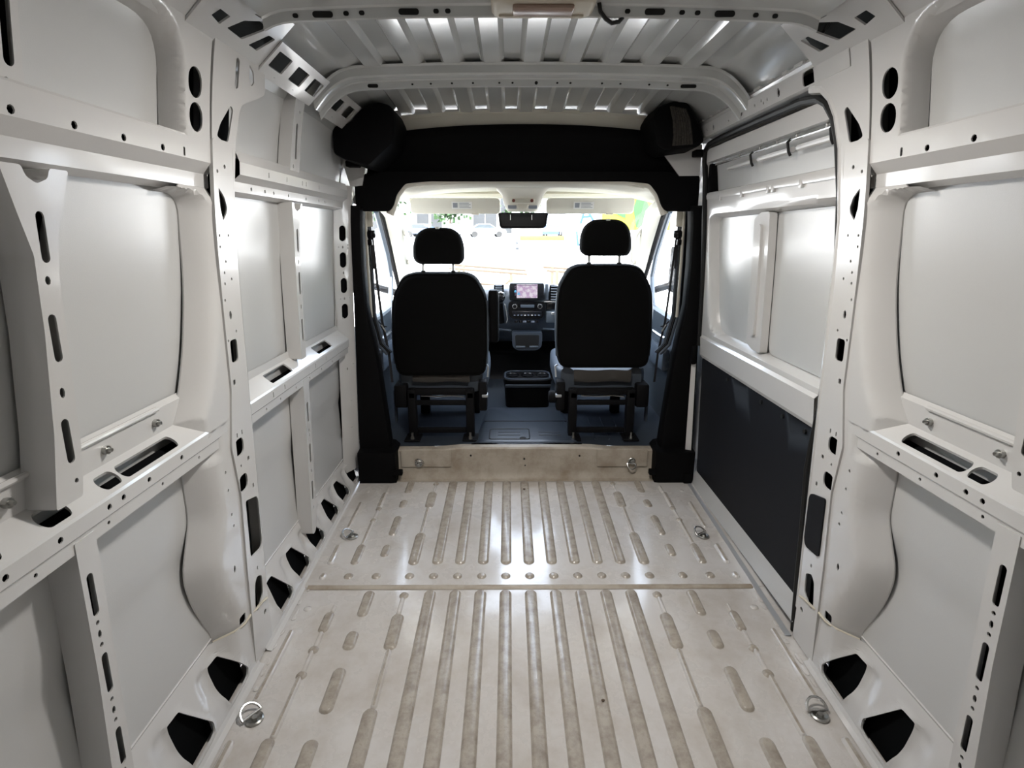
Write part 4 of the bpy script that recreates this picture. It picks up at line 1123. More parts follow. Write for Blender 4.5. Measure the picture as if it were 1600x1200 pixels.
# ------------------------------------------------------------------ seats
def seat(xc, dz, label, arm):
    t = thing('cab_seat', label, 'seat', (xc, 3.2, ZC), 'two cab seats')
    def oc(k, outline, y, c, tilt=0.0):
        return [(xc + c[0] + (a - c[0]) * k, y + tilt * (b - .70), c[1] + (b - c[1]) * k + dz) for a, b in outline]
    h = .272
    ob = fillet([(-h + .02, .672), (h - .015, .672), (h, .80), (h, 1.06), (h - .012, 1.14), (h - .065, 1.232), (h - .12, 1.255), (-h + .12, 1.255), (-h + .065, 1.232), (-h + .012, 1.14), (-h, 1.06), (-h, .80)], .05, 4)
    c = (0, .96)
    rings = [oc(k, ob, y, c, .10) for y, k in ((3.060, .90), (3.066, .95), (3.080, .985), (3.11, 1.0), (3.16, 1.0), (3.195, .97), (3.215, .90))]
    back = MB().loft(rings).build('backrest', 'fabric', t)
    MB().tube([p for p in oc(.968, ob, 3.071, c, .10)], .004, 6, closed=True).build('piping', 'fabric', back)
    for sx in (-1, 1):
        MB().tube([(xc + sx * (h - .012), 3.10 + .1 * (z - .70), z + dz) for z in (.74, .88, 1.0, 1.10)], [.012, .02, .02, .012], 8).build('side_bolster', 'cab_plastic', back)
    for sx in (-.085, .085):
        MB().cyl((xc + sx - .005, 3.165, 1.258 + dz), .014, .012, 'z', 12, .003).build('guide_sleeve', 'rubber', back)
    hd = thing_part('headrest', t)
    hw = .143
    oh = fillet([(-hw + .03, 1.298), (hw - .02, 1.298), (hw, 1.325), (hw, 1.40), (hw - .02, 1.462), (hw - .07, 1.497), (-hw + .07, 1.497), (-hw + .02, 1.462), (-hw, 1.40), (-hw, 1.325)], .035, 4)
    ch = (0, 1.40)
    rings = [oc(k, oh, y, ch, .06) for y, k in ((3.090, .84), (3.097, .92), (3.115, .985), (3.14, 1.0), (3.18, .985), (3.20, .92), (3.21, .80))]
    hr = MB().loft(rings).build('headrest', 'fabric', t)
    for sx in (-.085, .085):
        MB().tube([(xc + sx - .005, 3.165, 1.24 + dz), (xc + sx - .005, 3.175, 1.33 + dz)], .0085, 8).build('headrest_post', 'chrome', hr)
    MB().box(xc - .008, xc + .012, 3.125, 3.145, 1.489 + dz, 1.5 + dz, .002).build('seam_tab', 'label_paper', hr)
    # cushion
    rings = []
    for y, k, z in ((3.13, .90, 0), (3.16, .98, 0), (3.25, 1.04, .0), (3.50, 1.04, .01), (3.62, 1.0, .015), (3.66, .9, .005)):
        rings.append([(xc + a * k, y, b + z) for a, b in fillet([(-.245, .565), (.245, .565), (.265, .62), (.262, .700), (.215, .715), (.17, .685), (-.17, .685), (-.215, .715), (-.262, .700), (-.265, .62)], .025, 3)])
    MB().loft(rings).build('cushion', 'cab_plastic', t)
    # fabric skirt under the back
    MB().grid([[(xc + x, 3.085 + .01 * math.sin(x * 30), .682 + dz * .5), (xc + x, 3.082, .655), (xc + x, 3.09, .634 + .003 * math.sin(x * 25))] for x in np.linspace(-.165, .165, 14)]).build('skirt', 'grey_fabric', t)
    # steel pedestal
    for sx, nm in ((-1, 'leg'), (1, 'leg')):
        X = xc + sx * .168
        MB().box(X - .026, X + .022, 3.04, 3.10, ZC + .002, .60, .008).build(nm, 'seat_frame', t)
        MB().box(X - .03, X + .03, 3.50, 3.56, ZC + .002, .56, .008).build(nm, 'seat_frame', t)
        MB().box(X - .045, X + .045, 2.985, 3.10, ZC + .001, ZC + .012, .003).build('foot_plate', 'seat_frame', t)
        b = MB().tube([(X + .0, 3.005, ZC + .012), (X, 3.005, ZC + .028)], [.012, .010], 8)
        b.tube([(X, 3.005, ZC + .028), (X, 3.005, ZC + .050)], .007, 8).build('bolt', 'zinc', t)
        MB().box(X - .02, X + .02, 3.04, 3.56, .545, .585, .006).build('slide_rail', 'seat_frame', t)
    for y, z, w in ((3.06, .585, .020), (3.07, .515, .014), (3.08, ZC + .04, .016), (3.50, .50, .016)):
        MB().box(xc - .17, xc + .17, y - .012, y + .012, z - w, z + w, .004).build('cross_bar', 'seat_frame', t)
    MB().tube([(xc - .12, 3.075, .555), (xc - .02, 3.07, .552), (xc + .06, 3.075, .556), (xc + .13, 3.07, .55)], .005, 6).build('adjuster_rod', 'zinc', t)
    # recliner side plates and knob
    inn = 1 if xc < 0 else -1
    MB().box(*sorted((xc + inn * .215, xc + inn * .265)), 3.07, 3.16, .46, .64, .012).build('side_plate', 'seat_frame', t)
    MB().box(*sorted((xc + inn * .235, xc + inn * .270)), 3.065, 3.12, .545, .562, .004).build('plate_cap', 'galvanised', t)
    MB().box(*sorted((xc - inn * .20, xc - inn * .275)), 3.07, 3.20, .48, .62, .012).build('side_plate', 'seat_frame', t)
    if xc > 0:
        MB().cyl((xc - .285, 3.12, .535), .038, .045, 'x', 14, .008).build('recliner_knob', 'seat_frame', t)
    MB().tube([(xc + inn * .268, 3.10, .66), (xc + inn * .272, 3.12, .72), (xc + inn * .260, 3.12, .73)], .006, 6).build('buckle_stalk', 'galvanised', t)
    MB().box(*sorted((xc - inn * .285, xc - inn * .298)), 3.16, 3.20, .36, .56, .003).build('seat_side_strip', 'cab_plastic', t)
    if arm:
        X = xc + .305
        rings = []
        for z, k in ((.855, .7), (.862, .92), (.88, 1), (1.12, 1.0), (1.145, .94), (1.155, .75)):
            rings.append([(X + a * k, 3.17 + b * k, z) for a, b in rrect(0, 0, .060, .085, .02, 3)])
        MB().loft(rings).build('armrest', 'black_trim', t)
        MB().cyl((X - .035, 3.17, .885), .022, .03, 'x', 12, .004).build('armrest_pivot', 'seat_frame', t)
    return t
def thing_part(name, t): return None
seat(-.478, 0.0, 'black fabric left cab seat with raised armrest on its inner side', True)
seat(.456, .045, 'black fabric right cab seat with higher headrest and round recliner knob', False)

# ------------------------------------------------------------------ dashboard
dash = thing('dashboard', 'dark blue-grey dashboard with centre stack between the seats', 'dashboard', (0, 4.0, .8))
mb = MB()
P = [(3.98, .80), (3.93, .86), (3.90, .97), (3.90, 1.05), (3.93, 1.085), (4.10, 1.10), (4.46, 1.0), (4.46, .62), (4.2, .66)]
P = fillet(P, .03, 3)
rings = []
for x in np.linspace(-.86, .86, 25):
    k = .06 * math.exp(-((x - .05) / .16) ** 4)
    rings.append([(x, y - (k if y < 4.05 else 0), z + (.012 * math.exp(-((x - .05) / .2) ** 4) if z > 1.0 and y < 4.2 else 0)) for y, z in P])
mb.loft(rings); mb.build('dash_body', 'cab_plastic', dash)
cxs = .036
def face(mb, a, b, z0, z1, y0, y1, bev=.006): return mb.box(a, b, y0, y1, z0, z1, bev)
scr = face(MB(), -.083, .158, 1.020, 1.142, 3.79, 3.85, .014).build('screen_housing', 'screen_bezel', dash)
face(MB(), -.032, .110, 1.040, 1.132, 3.787, 3.792, .002).build('display', 'screen_glow', scr, smooth=None)
m = MB()
for i in range(3): m.box(-.028 + .0, .105, 3.7855, 3.787, 1.1235, 1.1285)
m.build('status_bar', 'screen_dark', scr, smooth=None)
MB().prism([(-.030, 1.062), (-.006, 1.062), (-.018, 1.082)], 'y', 3.7845, 3.786).build('map_patch', 'screen_blue', scr, smooth=None)
MB().prism([(-.048, 1.078), (-.034, 1.078), (-.034, 1.090), (-.041, 1.096), (-.048, 1.088)], 'y', 3.7855, 3.789).build('home_icon', 'screen_blue', scr, smooth=None)
for z in (1.058, 1.068, 1.104, 1.116):
    MB().box(-.045, -.037, 3.7855, 3.789, z, z + .005).build('side_icon', 'screen_dark', scr, smooth=None)
rad = MB().prism(fillet([(-.088, 1.012), (.163, 1.012), (.166, .93), (.145, .895), (-.070, .895), (-.090, .93)], .02, 3), 'y', 3.80, 3.86).build('radio_panel', 'black_gloss', dash)
for x in (-.045, .128):
    k = MB().tube([(x, 3.797, .982), (x, 3.785, .982)], [.0175, .0165], 18).build('knob', 'silver_ring', rad)
    MB().tube([(x, 3.788, .982), (x, 3.778, .982)], [.0125, .011], 16).build('knob_cap', 'black_trim', k)
MB().box(-.005, .09, 3.796, 3.801, .972, .993, .002).build('slot_cover', 'cab_plastic', rad)
MB().box(-.060, .140, 3.793, 3.801, .915, .950, .004).build('climate_strip', 'screen_bezel', rad)
for i in range(8):
    MB().box(-.052 + i * .024, -.040 + i * .024, 3.790, 3.794, .918, .924, .001).build('climate_button', 'lit_icon' if i in (3, 5) else 'console_grey', rad)
for i in range(6):
    MB().box(-.045 + i * .029, -.022 + i * .029, 3.815, 3.825, .866, .880, .002).build('switch', 'console_grey' if i in (2, 4) else 'black_gloss', dash)
def vent(a, b, z0, z1, n, y):
    v = MB().prism(fillet([(a, z0), (b, z0), (b, z1 - .01), (b - .03 if b > 0 else b, z1), (a, z1)], .014, 3), 'y', y, y + .04).build('air_vent', 'black_gloss', dash)
    for i in range(n):
        z = z0 + (z1 - z0) * (i + .6) / (n + .2)
        MB().tube([(a + .012, y - .003, z), ((a + b) / 2, y - .010, z), (b - .012, y - .003, z)], .0055, 6).build('vent_slat', 'cab_plastic', v)
vent(.195, .262, 1.012, 1.125, 6, 3.84)
vent(-.190, -.120, 1.06, 1.125, 4, 3.86)
MB().box(.165, .188, 3.835, 3.86, 1.02, 1.13, .004).build('trim_strip', 'cab_plastic', dash)
MB().box(.158, .285, 3.82, 3.86, 1.006, 1.013, .002).build('chrome_line', 'silver_ring', dash)
MB().box(.175, .27, 3.83, 3.86, .955, 1.0, .004).build('glove_slot', 'black_gloss', dash)
pk = MB().box(.172, .262, 3.80, 3.86, .865, .945, .010).build('switch_pod', 'door_plastic', dash)
MB().box(.205, .245, 3.794, 3.801, .925, .940, .002).build('switch', 'silver_ring', pk)
MB().box(.232, .25, 3.794, 3.801, .878, .91, .003).build('socket', 'black_gloss', pk)
# gear lever pod
MB().tube([(-.155, 3.86, .865), (-.150, 3.84, .96), (-.142, 3.815, 1.01)], [.04, .028, .016], 12).build('lever_gaiter', 'black_trim', dash)
lv = MB().ball((-.140, 3.80, 1.045), .030, .028, .036, 14, 10).build('gear_knob', 'black_gloss', dash)
MB().tube([(-.168, 3.785, 1.052), (-.16, 3.780, 1.072), (-.14, 3.778, 1.080), (-.12, 3.780, 1.072), (-.112, 3.785, 1.052)], .006, 8).build('knob_ring', 'silver_ring', lv)
MB().tube([(-.115, 3.80, 1.0), (-.100, 3.80, .94), (-.095, 3.80, .885), (-.105, 3.80, .865)], .004, 6).build('pod_edge', 'silver_ring', dash)
# pocket under the stack
pc = MB().prism(fillet([(-.065, .80), (.150, .80), (.145, .70), (.115, .672), (-.030, .672), (-.060, .70)], .02, 3), 'y', 3.80, 3.90).build('stack_pocket', 'cab_mat', dash)
MB().prism(fillet([(-.042, .782), (.127, .782), (.122, .695), (-.037, .695)], .012, 3), 'y', 3.797, 3.80).build('pocket_mouth', 'rubber', pc)
for a, b in ((-.035, .028), (.058, .120)):
    MB().box(a, b, 3.785, 3.80, .692, .704, .002).build('retainer', 'door_plastic', pc)
for a, b in ((-.21, -.07), (.155, .30)):
    MB().tube([(a, 3.88, .812), ((a + b) / 2, 3.87, .808), (b, 3.87, .80)], .008, 6).build('lower_edge', 'cab_plastic', dash)
# steering wheel in front of the left seat
sw = bpy.data.objects.new('steering_wheel', None); obj_link(sw, dash); sw['label'] = 'black steering wheel behind the left seat'
M_ = Matrix.Translation((-.47, 3.74, 1.0)) @ Matrix.Rotation(math.radians(62), 4, 'X')
ring = [M_ @ Vector((.19 * math.cos(a), .19 * math.sin(a), 0)) for a in np.linspace(0, 2 * math.pi, 28, endpoint=False)]
MB().tube(ring, .016, 8, closed=True).build('rim', 'black_trim', sw)
hub = MB().tube([M_ @ Vector((0, 0, -.02)), M_ @ Vector((0, 0, .03))], [.055, .065], 14).build('hub', 'black_trim', sw)
for a in (0, 180, 270):
    r = math.radians(a)
    MB().tube([M_ @ Vector((.05 * math.cos(r), .05 * math.sin(r), 0)), M_ @ Vector((.19 * math.cos(r), .19 * math.sin(r), 0))], .013, 6).build('spoke', 'black_trim', sw)
MB().tube([M_ @ Vector((0, 0, -.02)), (-.47, 3.92, .90)], .03, 10).build('column', 'black_trim', sw)

# floor tray with cup holders
tray = thing('cup_holder_tray', 'low black cup holder tray on cab floor between the seats', 'tray', (.04, 3.75, ZC))
rings = []
for z, k in ((ZC, .9), (.44, .95), (.485, 1.0), (.50, 1.0), (.505, .97)):
    rings.append([(.043 + a * k, 3.74 + b * k, z) for a, b in rrect(0, 0, .335, .26, .07, 5)])
MB().loft(rings).build('tray_body', 'black_trim', tray)
MB().tube([(.043 + a, 3.74 + b, .507) for a, b in rrect(0, 0, .31, .235, .06, 5)], .006, 6, closed=True).build('tray_rim', 'cab_mat', tray)
for x in (-.06, .045, .15):
    MB().tube([(x + a, 3.74 + b, .508) for a, b in ell(0, 0, .042, .05, 16)], .005, 6, closed=True).build('cup_ring', 'black_gloss', tray)
MB().box(-.11, .20, 3.60, 3.615, .455, .475, .004).build('front_lip', 'cab_mat', tray)

# ------------------------------------------------------------------ cab doors
def cab_door(s, name, label):
    d = thing(name, label, 'door', (s * .88, 3.5, .3), kind='structure')
    X = .862
    def fm_(U, V):
        x = X + .045 - .045 * np.exp(-((V - .98) / .10) ** 2) - .035 * np.exp(-((V - .72) / .05) ** 2) * (U > 3.2)
        return np.stack([s * x, U, V], 1)
    sheet(MB(), [(3.02, -.15), (4.40, -.15), (4.40, 1.0), (4.15, 1.03), (3.02, .995)], [], fm_, grid=.05).build('door_panel', 'door_plastic', d)
    MB().tube([(s * (X - .004), 3.08, .982), (s * (X - .008), 3.5, 1.0), (s * (X - .004), 4.1, 1.03)], [.018, .022, .018], 8).build('door_top', 'door_plastic', d)
    MB().tube([(s * (X - .02), 3.22, .865), (s * (X - .035), 3.30, .872), (s * (X - .035), 3.6, .875)], .010, 6).build('pull_handle', 'chrome', d)
    MB().box(*sorted((s * (X - .03), s * (X + .02))), 3.22, 3.75, .66, .80, .02).build('door_pocket', 'cab_plastic', d)
    # window frame: rear upright, sloping front, divider
    fr = [(3.09, 1.0), (3.075, 1.30), (3.085, 1.52), (3.13, 1.600), (3.22, 1.62), (3.46, 1.612), (3.58, 1.565), (3.70, 1.45), (3.85, 1.285), (4.07, 1.05)]
    MB().tube([(s * (X + .012), y, z) for y, z in fr], .022, 8).build('window_frame', 'black_trim', d)
    MB().tube([(s * (X - .006), y + .03, z - .012) for y, z in fr[1:]], .007, 6).build('frame_bead', 'silver_ring', d)
    MB().tube([(s * (X + .006), y, z) for y, z in ((3.40, 1.59), (3.49, 1.50), (3.65, 1.33), (3.72, 1.19), (3.67, 1.06), (3.61, .98))], .016, 8).build('divider', 'cab_plastic', d)
    MB().tube([(s * (X - .004), y, z) for y, z in ((3.12, 1.58), (3.115, 1.3), (3.12, 1.0))], .008, 8).build('glass_channel', 'galvanised', d)
    g = [(3.09, 1.0), (3.09, 1.54), (3.22, 1.61), (3.46, 1.605), (3.58, 1.56), (4.07, 1.04)]
    MB().add([(s * (X + .012), y, z) for y, z in g], [tuple(range(len(g)))]).build('window_pane', 'clear_glass', d, smooth=None)
    mr = MB().prism(fillet([(3.90, 1.06), (4.08, 1.06), (4.06, 1.38), (3.93, 1.36)], .03, 3), 'x', s * 1.08, s * 1.24).build('side_mirror', 'black_trim', d)
    MB().tube([(s * .90, 4.03, 1.05), (s * 1.12, 4.0, 1.12)], .025, 8).build('mirror_arm', 'black_trim', mr)
    MB().grid([[(s * .97, y, z) for z in (-.2, .4, .95)] for y in (2.9, 3.6, 4.45)]).build('outer_skin', 'white_paint', d)
    return d
cab_door(-1, 'door_2', 'left cab door seen past the left seat, grey-blue panel and window')
cab_door(1, 'door_3', 'right cab door seen past the right seat, grey-blue panel and window')

# seat belts
def belt(s, label):
    t = thing('seat_belt', label, 'seat belt', (s * .80, 3.06, .75), 'seat belts')
    x = s * .822
    MB().box(*sorted((x - .018, x + .018)), 3.035, 3.05, 1.50, 1.595, .005).build('height_slider', 'cream_trim', t)
    a = MB().box(*sorted((x - s * .03, x + s * .028)), 3.02, 3.05, 1.44, 1.482, .010).build('upper_guide', 'black_gloss', t)
    MB().box(x - .012, x + .012, 3.015, 3.03, 1.405, 1.435, .004).build('guide_loop', 'black_gloss', a)
    def web(pts, w=.022):
        m = MB()
        m.grid([[(p[0] - w, p[1], p[2]), (p[0] + w, p[1] + .004, p[2])] for p in pts])
        return m
    web([(x - s * .002, 3.035, 1.44), (x - s * .004, 3.04, 1.36), (x - s * .004, 3.045, 1.28)], .006).build('tail_webbing', 'belt_web', t)
    web([(x - s * .004, 3.06, 1.44), (x - s * .006, 3.10, 1.20), (x - s * .015, 3.12, .98), (x - s * .04, 3.13, .80), (x - s * .05, 3.13, .62)], .007).build('webbing', 'belt_web', t)
    MB().tube([(x - s * .012, 3.10, .965), (x - s * .036, 3.095, .925)], .008, 6).build('tongue', 'chrome', t)
    MB().tube([(x - s * .0, 3.10, .985), (x - s * .02, 3.10, .96), (x - s * .045, 3.10, .955)], .004, 6).build('stop_button', 'rubber', t)
    MB().tube([(x + s * .0, 3.05, .52), (x + s * .03, 3.03, .46), (x + s * .045, 3.02, .42)], .003, 6).build('cable', 'cream_trim', t)
    return t
belt(-1, 'black seat belt hanging from guide on the left door pillar')
belt(1, 'black seat belt hanging from guide on the right door pillar')

# ------------------------------------------------------------------ tie-down rings
def ring_thing(x, y, z, label, ang, vertical=False, r=.026, flip=False):
    t = thing('tie_down_ring', label, 'ring', (x, y, z), 'tie-down rings')
    R = Matrix.Translation((x, y, z)) @ (Matrix.Rotation(math.radians(90), 4, 'X') if vertical else Matrix.Identity(4)) @ Matrix.Rotation(math.radians(ang), 4, 'Z')
    def T(p): return R @ Vector(p)
    n = 18
    cup = []
    for rr, h in ((r * 1.0, .0), (r * 1.02, .006), (r * .85, .009), (r * .55, .006), (r * .3, .004)):
        cup.append([T((rr * math.cos(a), -.010 + rr * math.sin(a), h)) for a in np.linspace(0, 2 * math.pi, n, endpoint=False)])
    m = MB(); m.loft(cup, cap=False); m.add(cup[-1], [tuple(range(n))])
    m.build('cup', 'zinc', t)
    tilt = .018
    arc = [T((r * 1.15 * math.cos(a), .004 + r * 1.15 * math.sin(a), .012 + tilt * math.sin(a))) for a in np.linspace(-.12, math.pi + .12, 14)]
    MB().tube(arc, .0042, 8).build('ring', 'chrome', t)
    MB().tube([T((-r * 1.18, .002, .011)), T((r * 1.18, .002, .011))], .0042, 8).build('hinge_bar', 'chrome', t)
    MB().tube([T((0, -.012, .004)), T((0, -.012, .013))], [.011, .009], 6).build('bolt_head', 'zinc', t)
ring_thing(-.858, 1.338, ZF(1.338), 'steel tie-down ring on near left floor edge', 55)
ring_thing(.852, 1.345, ZF(1.345), 'steel tie-down ring on near right floor edge', 0)
ring_thing(-.825, 2.29, ZF(2.29) + .004, 'small steel tie-down ring on far left of floor', 75)
ring_thing(.815, 2.292, ZF(2.29) + .004, 'small steel tie-down ring on far right floor by black panel', 35)
ring_thing(-.588, YS - .004, .228, 'steel tie-down ring on left end of step riser', -20, True, .021)
ring_thing(.602, YS - .004, .222, 'steel tie-down ring on right end of step riser', 175, True, .021)

# cargo lamp and its cable on the near bow
lamp = thing('cargo_lamp', 'beige plastic cargo lamp fixed to the near roof bow', 'lamp', (0, 1.56, 2.0))
rings = []
for z, k in ((2.030, 1.0), (2.006, 1.0), (2.000, .96), (1.998, .90)):
    rings.append([(.0 + a * k, 1.555 + b * k, z) for a, b in rrect(0, 0, .255, .115, .02, 4)])
MB().loft(rings).build('housing', 'lamp_plastic', lamp)
MB().box(-.075, .075, 1.515, 1.575, 1.988, 2.0, .008).build('lens', 'lamp_lens', lamp)
for a in (-.110, .02):
    MB().box(a, a + .085, 1.585, 1.602, 1.994, 2.0, .003).build('clip', 'lamp_plastic', lamp)
lamp_l = bpy.data.lights.new('cargo_lamp_light', 'AREA')
lamp_l.shape = 'RECTANGLE'; lamp_l.size = .15; lamp_l.size_y = .06
lamp_l.energy = LAMP_W; lamp_l.color = (1.0, .955, .905)
lo = bpy.data.objects.new('cargo_lamp_light', lamp_l); COL.objects.link(lo)
lo.location = (0, -.015, -.016); lo.parent = lamp
cb = thing('lamp_cable', 'short black cable looping down beside the cargo lamp', 'cable', (.19, 1.6, 2.0))
MB().tube([(.145, 1.60, 2.03), (.150, 1.605, 2.012), (.165, 1.612, 1.998), (.182, 1.618, 1.990), (.20, 1.618, 1.993), (.212, 1.62, 2.006), (.225, 1.62, 2.020), (.245, 1.62, 2.026)], .0055, 8).build('wire', 'cable', cb)
cb2 = thing('roof_cable', 'thin black cable arching inside the right bow gusset hole', 'cable', (.78, 1.64, 2.0))
MB().tube([(.765, 1.70, 1.985), (.775, 1.695, 2.00), (.775, 1.67, 2.015), (.785, 1.63, 2.012), (.80, 1.58, 1.995)], .005, 8).build('wire', 'cable', cb2)

# ================================================================== OUTSIDE
GS = .026
def GZ(y): return -.56 + GS * max(0, y)
gr = MB().grid([[(x, y, GZ(y)) for x in (-120, -20, 0, 20, 120)] for y in (-60, -8, 0, 20, 60, 160)]).build('ground', 'concrete', None)
tag(gr, 'pale sunlit concrete forecourt outside the windscreen', 'ground', kind='structure')

def car(x, y, rot, m, label, van=False):
    t = thing('parked_car', label, 'car', (x, y, GZ(y)), 'cars parked beyond the forecourt')
    t.rotation_euler = (0, 0, rot)
    z0 = 0
    if van: prof = [(-2.3, .35), (-2.3, 1.5), (-2.1, 1.85), (.9, 1.85), (1.5, 1.1), (2.2, .95), (2.35, .7), (2.35, .35)]
    else: prof = [(-2.15, .35), (-2.2, .75), (-2.0, .92), (-1.55, .96), (-.95, 1.40), (.35, 1.42), (1.05, .98), (1.9, .88), (2.15, .68), (2.15, .35)]
    prof = fillet(prof, .12, 2)
    def lm(mb, nm, mt):
        me_o = mb
        ORG_t = ORG[t.name]
        mb.v = [(v[0] + ORG_t.x, v[1] + ORG_t.y, v[2] + ORG_t.z) for v in mb.v]
        return mb.build(nm, mt, t)
    rings = []
    for w, k in ((-.86, .94), (-.82, 1.0), (.82, 1.0), (.86, .94)):
        rings.append([(a, w * (1 if b < .95 else .86), .35 + (b - .35) * k) for a, b in prof])
    lm(MB().loft(rings), 'body', m)
    gp = [(-1.45, .98), (-.92, 1.35), (.32, 1.36), (.92, 1.0)] if not van else [(.1, 1.2), (.1, 1.7), (.85, 1.7), (1.35, 1.15)]
    lm(MB().prism(gp, 'y', -.80, .80), 'glasshouse', 'car_glass')
    for wx in (-1.35, 1.35):
        for wy in (-.8, .8):
            lm(MB().cyl((wx, wy, .33), .33, .2, 'y', 14), 'wheel', 'tyre')
rows = [(-13.2, 66, 'car_silver', 'silver car at far left of the distant row'), (-9.6, 64, 'car_blue', 'blue car, second from left in the distant row'), (-6.2, 62, 'car_white', 'white car left of the windscreen centre in distance'),
        (-2.6, 63, 'car_white', 'white car straight ahead in distance left of mirror'), (4.6, 61, 'car_blue', 'blue car in distance just right of the mirror'), (8.2, 62, 'car_white', 'white car beside the blue one, right of the mirror')]
for i, (x, y, m, l) in enumerate(rows):
    car(x, y, math.radians((20, -15, 95, 10, 80, 30)[i]), m, l)
car(8.8, 11.5, math.radians(100), 'car_blue', 'blue car close by, seen through right door window')
car(13.6, 20, math.radians(80), 'car_white', 'white car further off, seen through right door window')
car(-9.5, 13.0, math.radians(85), 'car_white', 'white car seen through left door window')

bld = thing('building', 'long low building with shutters behind the distant cars', 'building', (0, 78, GZ(78)))
gz = GZ(78)
MB().box(-40, 40, 78, 88, gz - .5, gz + 9).build('wall', 'wall_render', bld)
for x in (-12.5, -4.9, -1.2):
    MB().box(x, x + 1.5, 77.6, 78.2, gz, gz + 5.5).build('column', 'dark_opening', bld)
for x in (-19, -10.6, -3.2):
    MB().box(x, x + 1.4, 77.8, 78.1, gz + .2, gz + 4.4).build('opening', 'dark_opening', bld)
sh = MB().box(4.6, 9.8, 77.7, 78.1, gz, gz + 4.6).build('shutter', 'shutter', bld)
for i in range(11):
    MB().box(4.65, 9.75, 77.62, 77.72, gz + .2 + i * .4, gz + .48 + i * .4).build('shutter_slat', 'car_white', sh)

def tree(x, y, h, r, label):
    t = thing('tree', label, 'tree', (x, y, GZ(y)), 'trees by the far building')
    z = GZ(y)
    MB().tube([(x, y, z), (x + .1, y, z + h * .6)], [.16, .09], 8).build('trunk', 'bark', t)
    m = MB(); rd = random.Random(int(x * 10))
    for i in range(420):
        a, b, c = rd.gauss(0, .42), rd.gauss(0, .42), rd.gauss(0, .42)
        p = Vector((x + a * r, y + b * r, z + h * .72 + c * r * .8)); s_ = rd.uniform(.15, .34)
        d = Vector((rd.gauss(0, 1), rd.gauss(0, 1), rd.gauss(0, 1))).normalized(); e = d.orthogonal().normalized()
        f_ = d.cross(e)
        m.add([p + e * s_, p + f_ * s_, p - e * s_, p - f_ * s_], [(0, 1, 2, 3)])
    m.build('foliage', 'foliage', t, smooth=None, merge=False)['kind'] = 'stuff'
tree(-15.5, 72, 4.5, 2.2, 'green tree at far left before the low building')
tree(-7.6, 73, 4.2, 2.0, 'green tree between two dark openings of the building')
tree(1.2, 74, 4.2, 2.0, 'green tree near windscreen centre before the building')

kb = MB().box(.5, 7.5, 54, 54.5, GZ(54) - .1, GZ(54) + .42, .05).build('yellow_kerb', 'kerb_yellow', None)
tag(kb, 'yellow painted kerb strip in the distance below the mirror', 'kerb')

# pole with a small box
pole = thing('light_pole', 'pale square pole with a small grey box straight ahead', 'pole', (.07, 13, GZ(13)))
pz = GZ(13)
MB().box(-.02, .17, 12.9, 13.1, pz, pz + 5, .02).build('shaft', 'wall_render', pole)
MB().box(.05, .15, 12.84, 12.9, .92, 1.06, .01).build('meter_box', 'shutter', pole)
MB().box(.06, .14, 12.84, 12.9, 1.12, 1.17, .01).build('plate', 'dark_opening', pole)
MB().cyl((.10, 12.88, 1.26), .03, .05, 'y', 10).build('socket', 'dark_opening', pole)

def text_mesh(body, size, mname, parent, M, name):
    cu = bpy.data.curves.new(name, 'FONT')
    cu.body = body; cu.size = size; cu.extrude = .004; cu.align_x = 'CENTER'; cu.align_y = 'CENTER'
    tmp = bpy.data.objects.new('tmp_text', cu)
    COL.objects.link(tmp)
    dg = bpy.context.evaluated_depsgraph_get()
    me = bpy.data.meshes.new_from_object(tmp.evaluated_get(dg))
    bpy.data.objects.remove(tmp)
    bpy.data.curves.remove(cu)
    o = bpy.data.objects.new(name, me)
    me.materials.clear(); me.materials.append(MATS[mname])
    obj_link(o, parent)
    o.matrix_local = Matrix.Translation(-ORG[parent.name]) @ M
    return o
# feather banner with blue lettering
bn = thing('feather_banner', 'tall white feather banner with blue letters left of right headrest', 'banner', (1.35, 11, GZ(11)))
bz = GZ(11)
poly = [(1.02, .55), (1.56, .55), (1.66, 1.0), (1.66, 2.6), (1.50, 3.3), (1.15, 3.4), (1.02, 2.6)]
MB().prism(fillet(poly, .1, 3), 'y', 10.99, 11.01).build('cloth', 'banner_white', bn)
MB().tube([(1.00, 11, bz), (1.01, 11, 2.0), (1.02, 11, 3.4)], [.02, .018, .01], 8).build('mast', 'galvanised', bn)
MB().cyl((1.0, 11, bz + .04), .25, .08, 'z', 16, .01).build('foot', 'galvanised', bn)
RT = Matrix.Rotation(math.radians(90), 4, 'X')
text_mesh('A', .46, 'banner_blue', bn, Matrix.Translation((1.40, 10.982, 1.80)) @ Matrix.Rotation(math.radians(-8), 4, 'Y') @ RT, 'letter')
text_mesh('L', .40, 'banner_blue', bn, Matrix.Translation((1.29, 10.982, 1.36)) @ Matrix.Rotation(math.radians(-8), 4, 'Y') @ RT, 'letter')

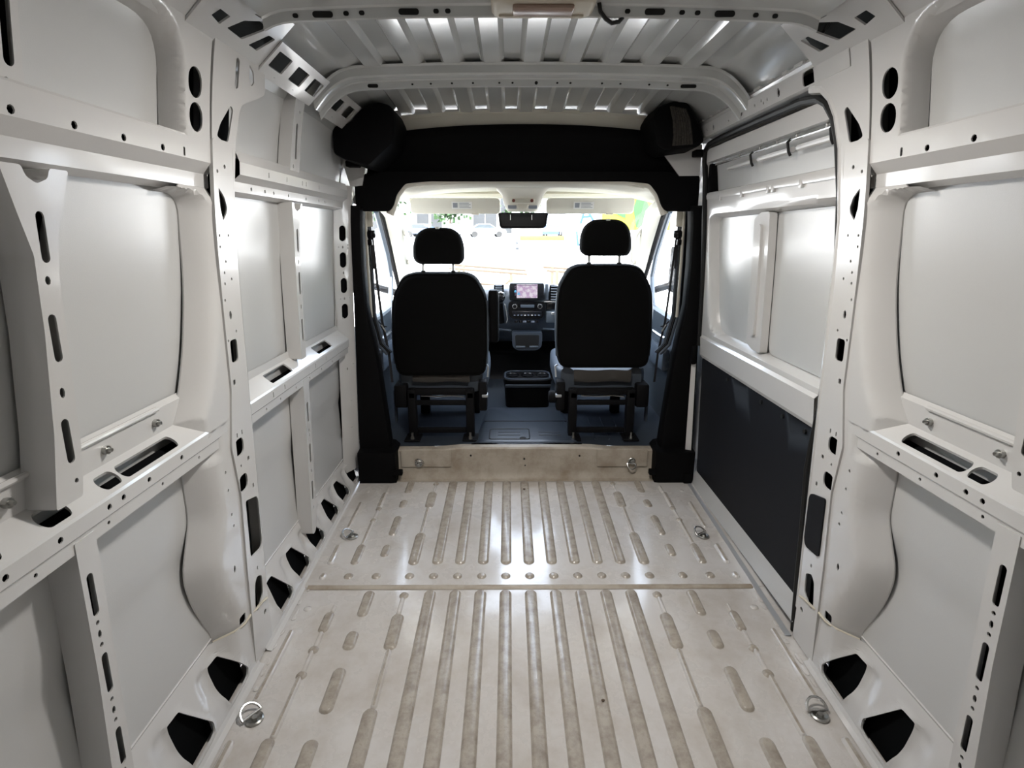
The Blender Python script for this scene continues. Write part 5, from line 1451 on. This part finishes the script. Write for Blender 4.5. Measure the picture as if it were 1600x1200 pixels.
sg = thing('sale_sign', 'yellow and green sign panel beyond right headrest', 'sign', (3.3, 15, GZ(15)))
MB().box(2.35, 4.15, 14.98, 15.04, 1.55, 3.0, .02).build('panel', 'banner_yellow', sg)
for i, (a, b) in enumerate(((3.25, 3.6), (3.75, 4.05))):
    MB().prism([(a, 1.62), (b, 1.55), (b + .05, 2.0), (a + .05, 2.6), (a - .1, 2.1)], 'y', 14.955, 14.98).build('green_patch', 'banner_green', sg)
MB().prism([(2.6, 2.0), (2.95, 1.85), (3.0, 2.3), (2.7, 2.45)], 'y', 14.955, 14.98).build('green_patch', 'banner_green', sg)
for x in (2.45, 4.05):
    MB().box(x - .03, x + .03, 15.0, 15.06, GZ(15), 1.56).build('leg', 'galvanised', sg)

def frame_rack(x, y, w, label, seed):
    t = thing('trailer_frame', label, 'trailer', (x, y, GZ(y)), 'open trailer frames in front of the van')
    z = GZ(y); h = 1.28
    rd = random.Random(seed)
    for a in (0, w):
        for b in (0, .9):
            MB().box(x + a - .025, x + a + .025, y + b - .025, y + b + .025, z, z + h - .1 * (a > 0), .004).build('upright', 'timber', t)
    for b in (0, .9):
        for zz in (h - .02, h - .30):
            MB().tube([(x - .15, y + b, z + zz + .03), (x + w + .25, y + b, z + zz - .06)], .022, 6).build('rail', 'timber', t)
    MB().tube([(x, y, z + .35), (x + w, y, z + h - .15)], .02, 6).build('brace', 'timber', t)
    for a in (.2, w - .2):
        MB().cyl((x + a, y + .45, z + .3), .30, .16, 'y', 14).build('wheel', 'tyre', t)
frame_rack(.62, 8.2, .9, 'open frame trailer ahead, left of right headrest', 3)
frame_rack(-.85, 8.6, .8, 'open frame trailer ahead, right of left seat', 5)

# crumbs of dirt left on the cargo floor
for i, (x, y, r, lb) in enumerate(((-.003, 2.72, .007, 'dark dirt crumb near the front middle of the cargo floor'), (.205, 1.385, .005, 'dark dirt crumb on the near cargo floor, right of centre'))):
    rd = random.Random(i)
    bm = bmesh.new(); bmesh.ops.create_icosphere(bm, subdivisions=2, radius=1)
    for v in bm.verts: v.co = Vector((x + v.co.x * r * rd.uniform(.6, 1.3), y + v.co.y * r * rd.uniform(.6, 1.4), ZF(y) + (.004 if y > 1.93 else 0) + .010 + r * .4 + v.co.z * r * .5))
    o = MB().bm(bm).build('dirt_crumb', 'bark', None)
    tag(o, lb, 'debris', 'dirt crumbs on the cargo floor')
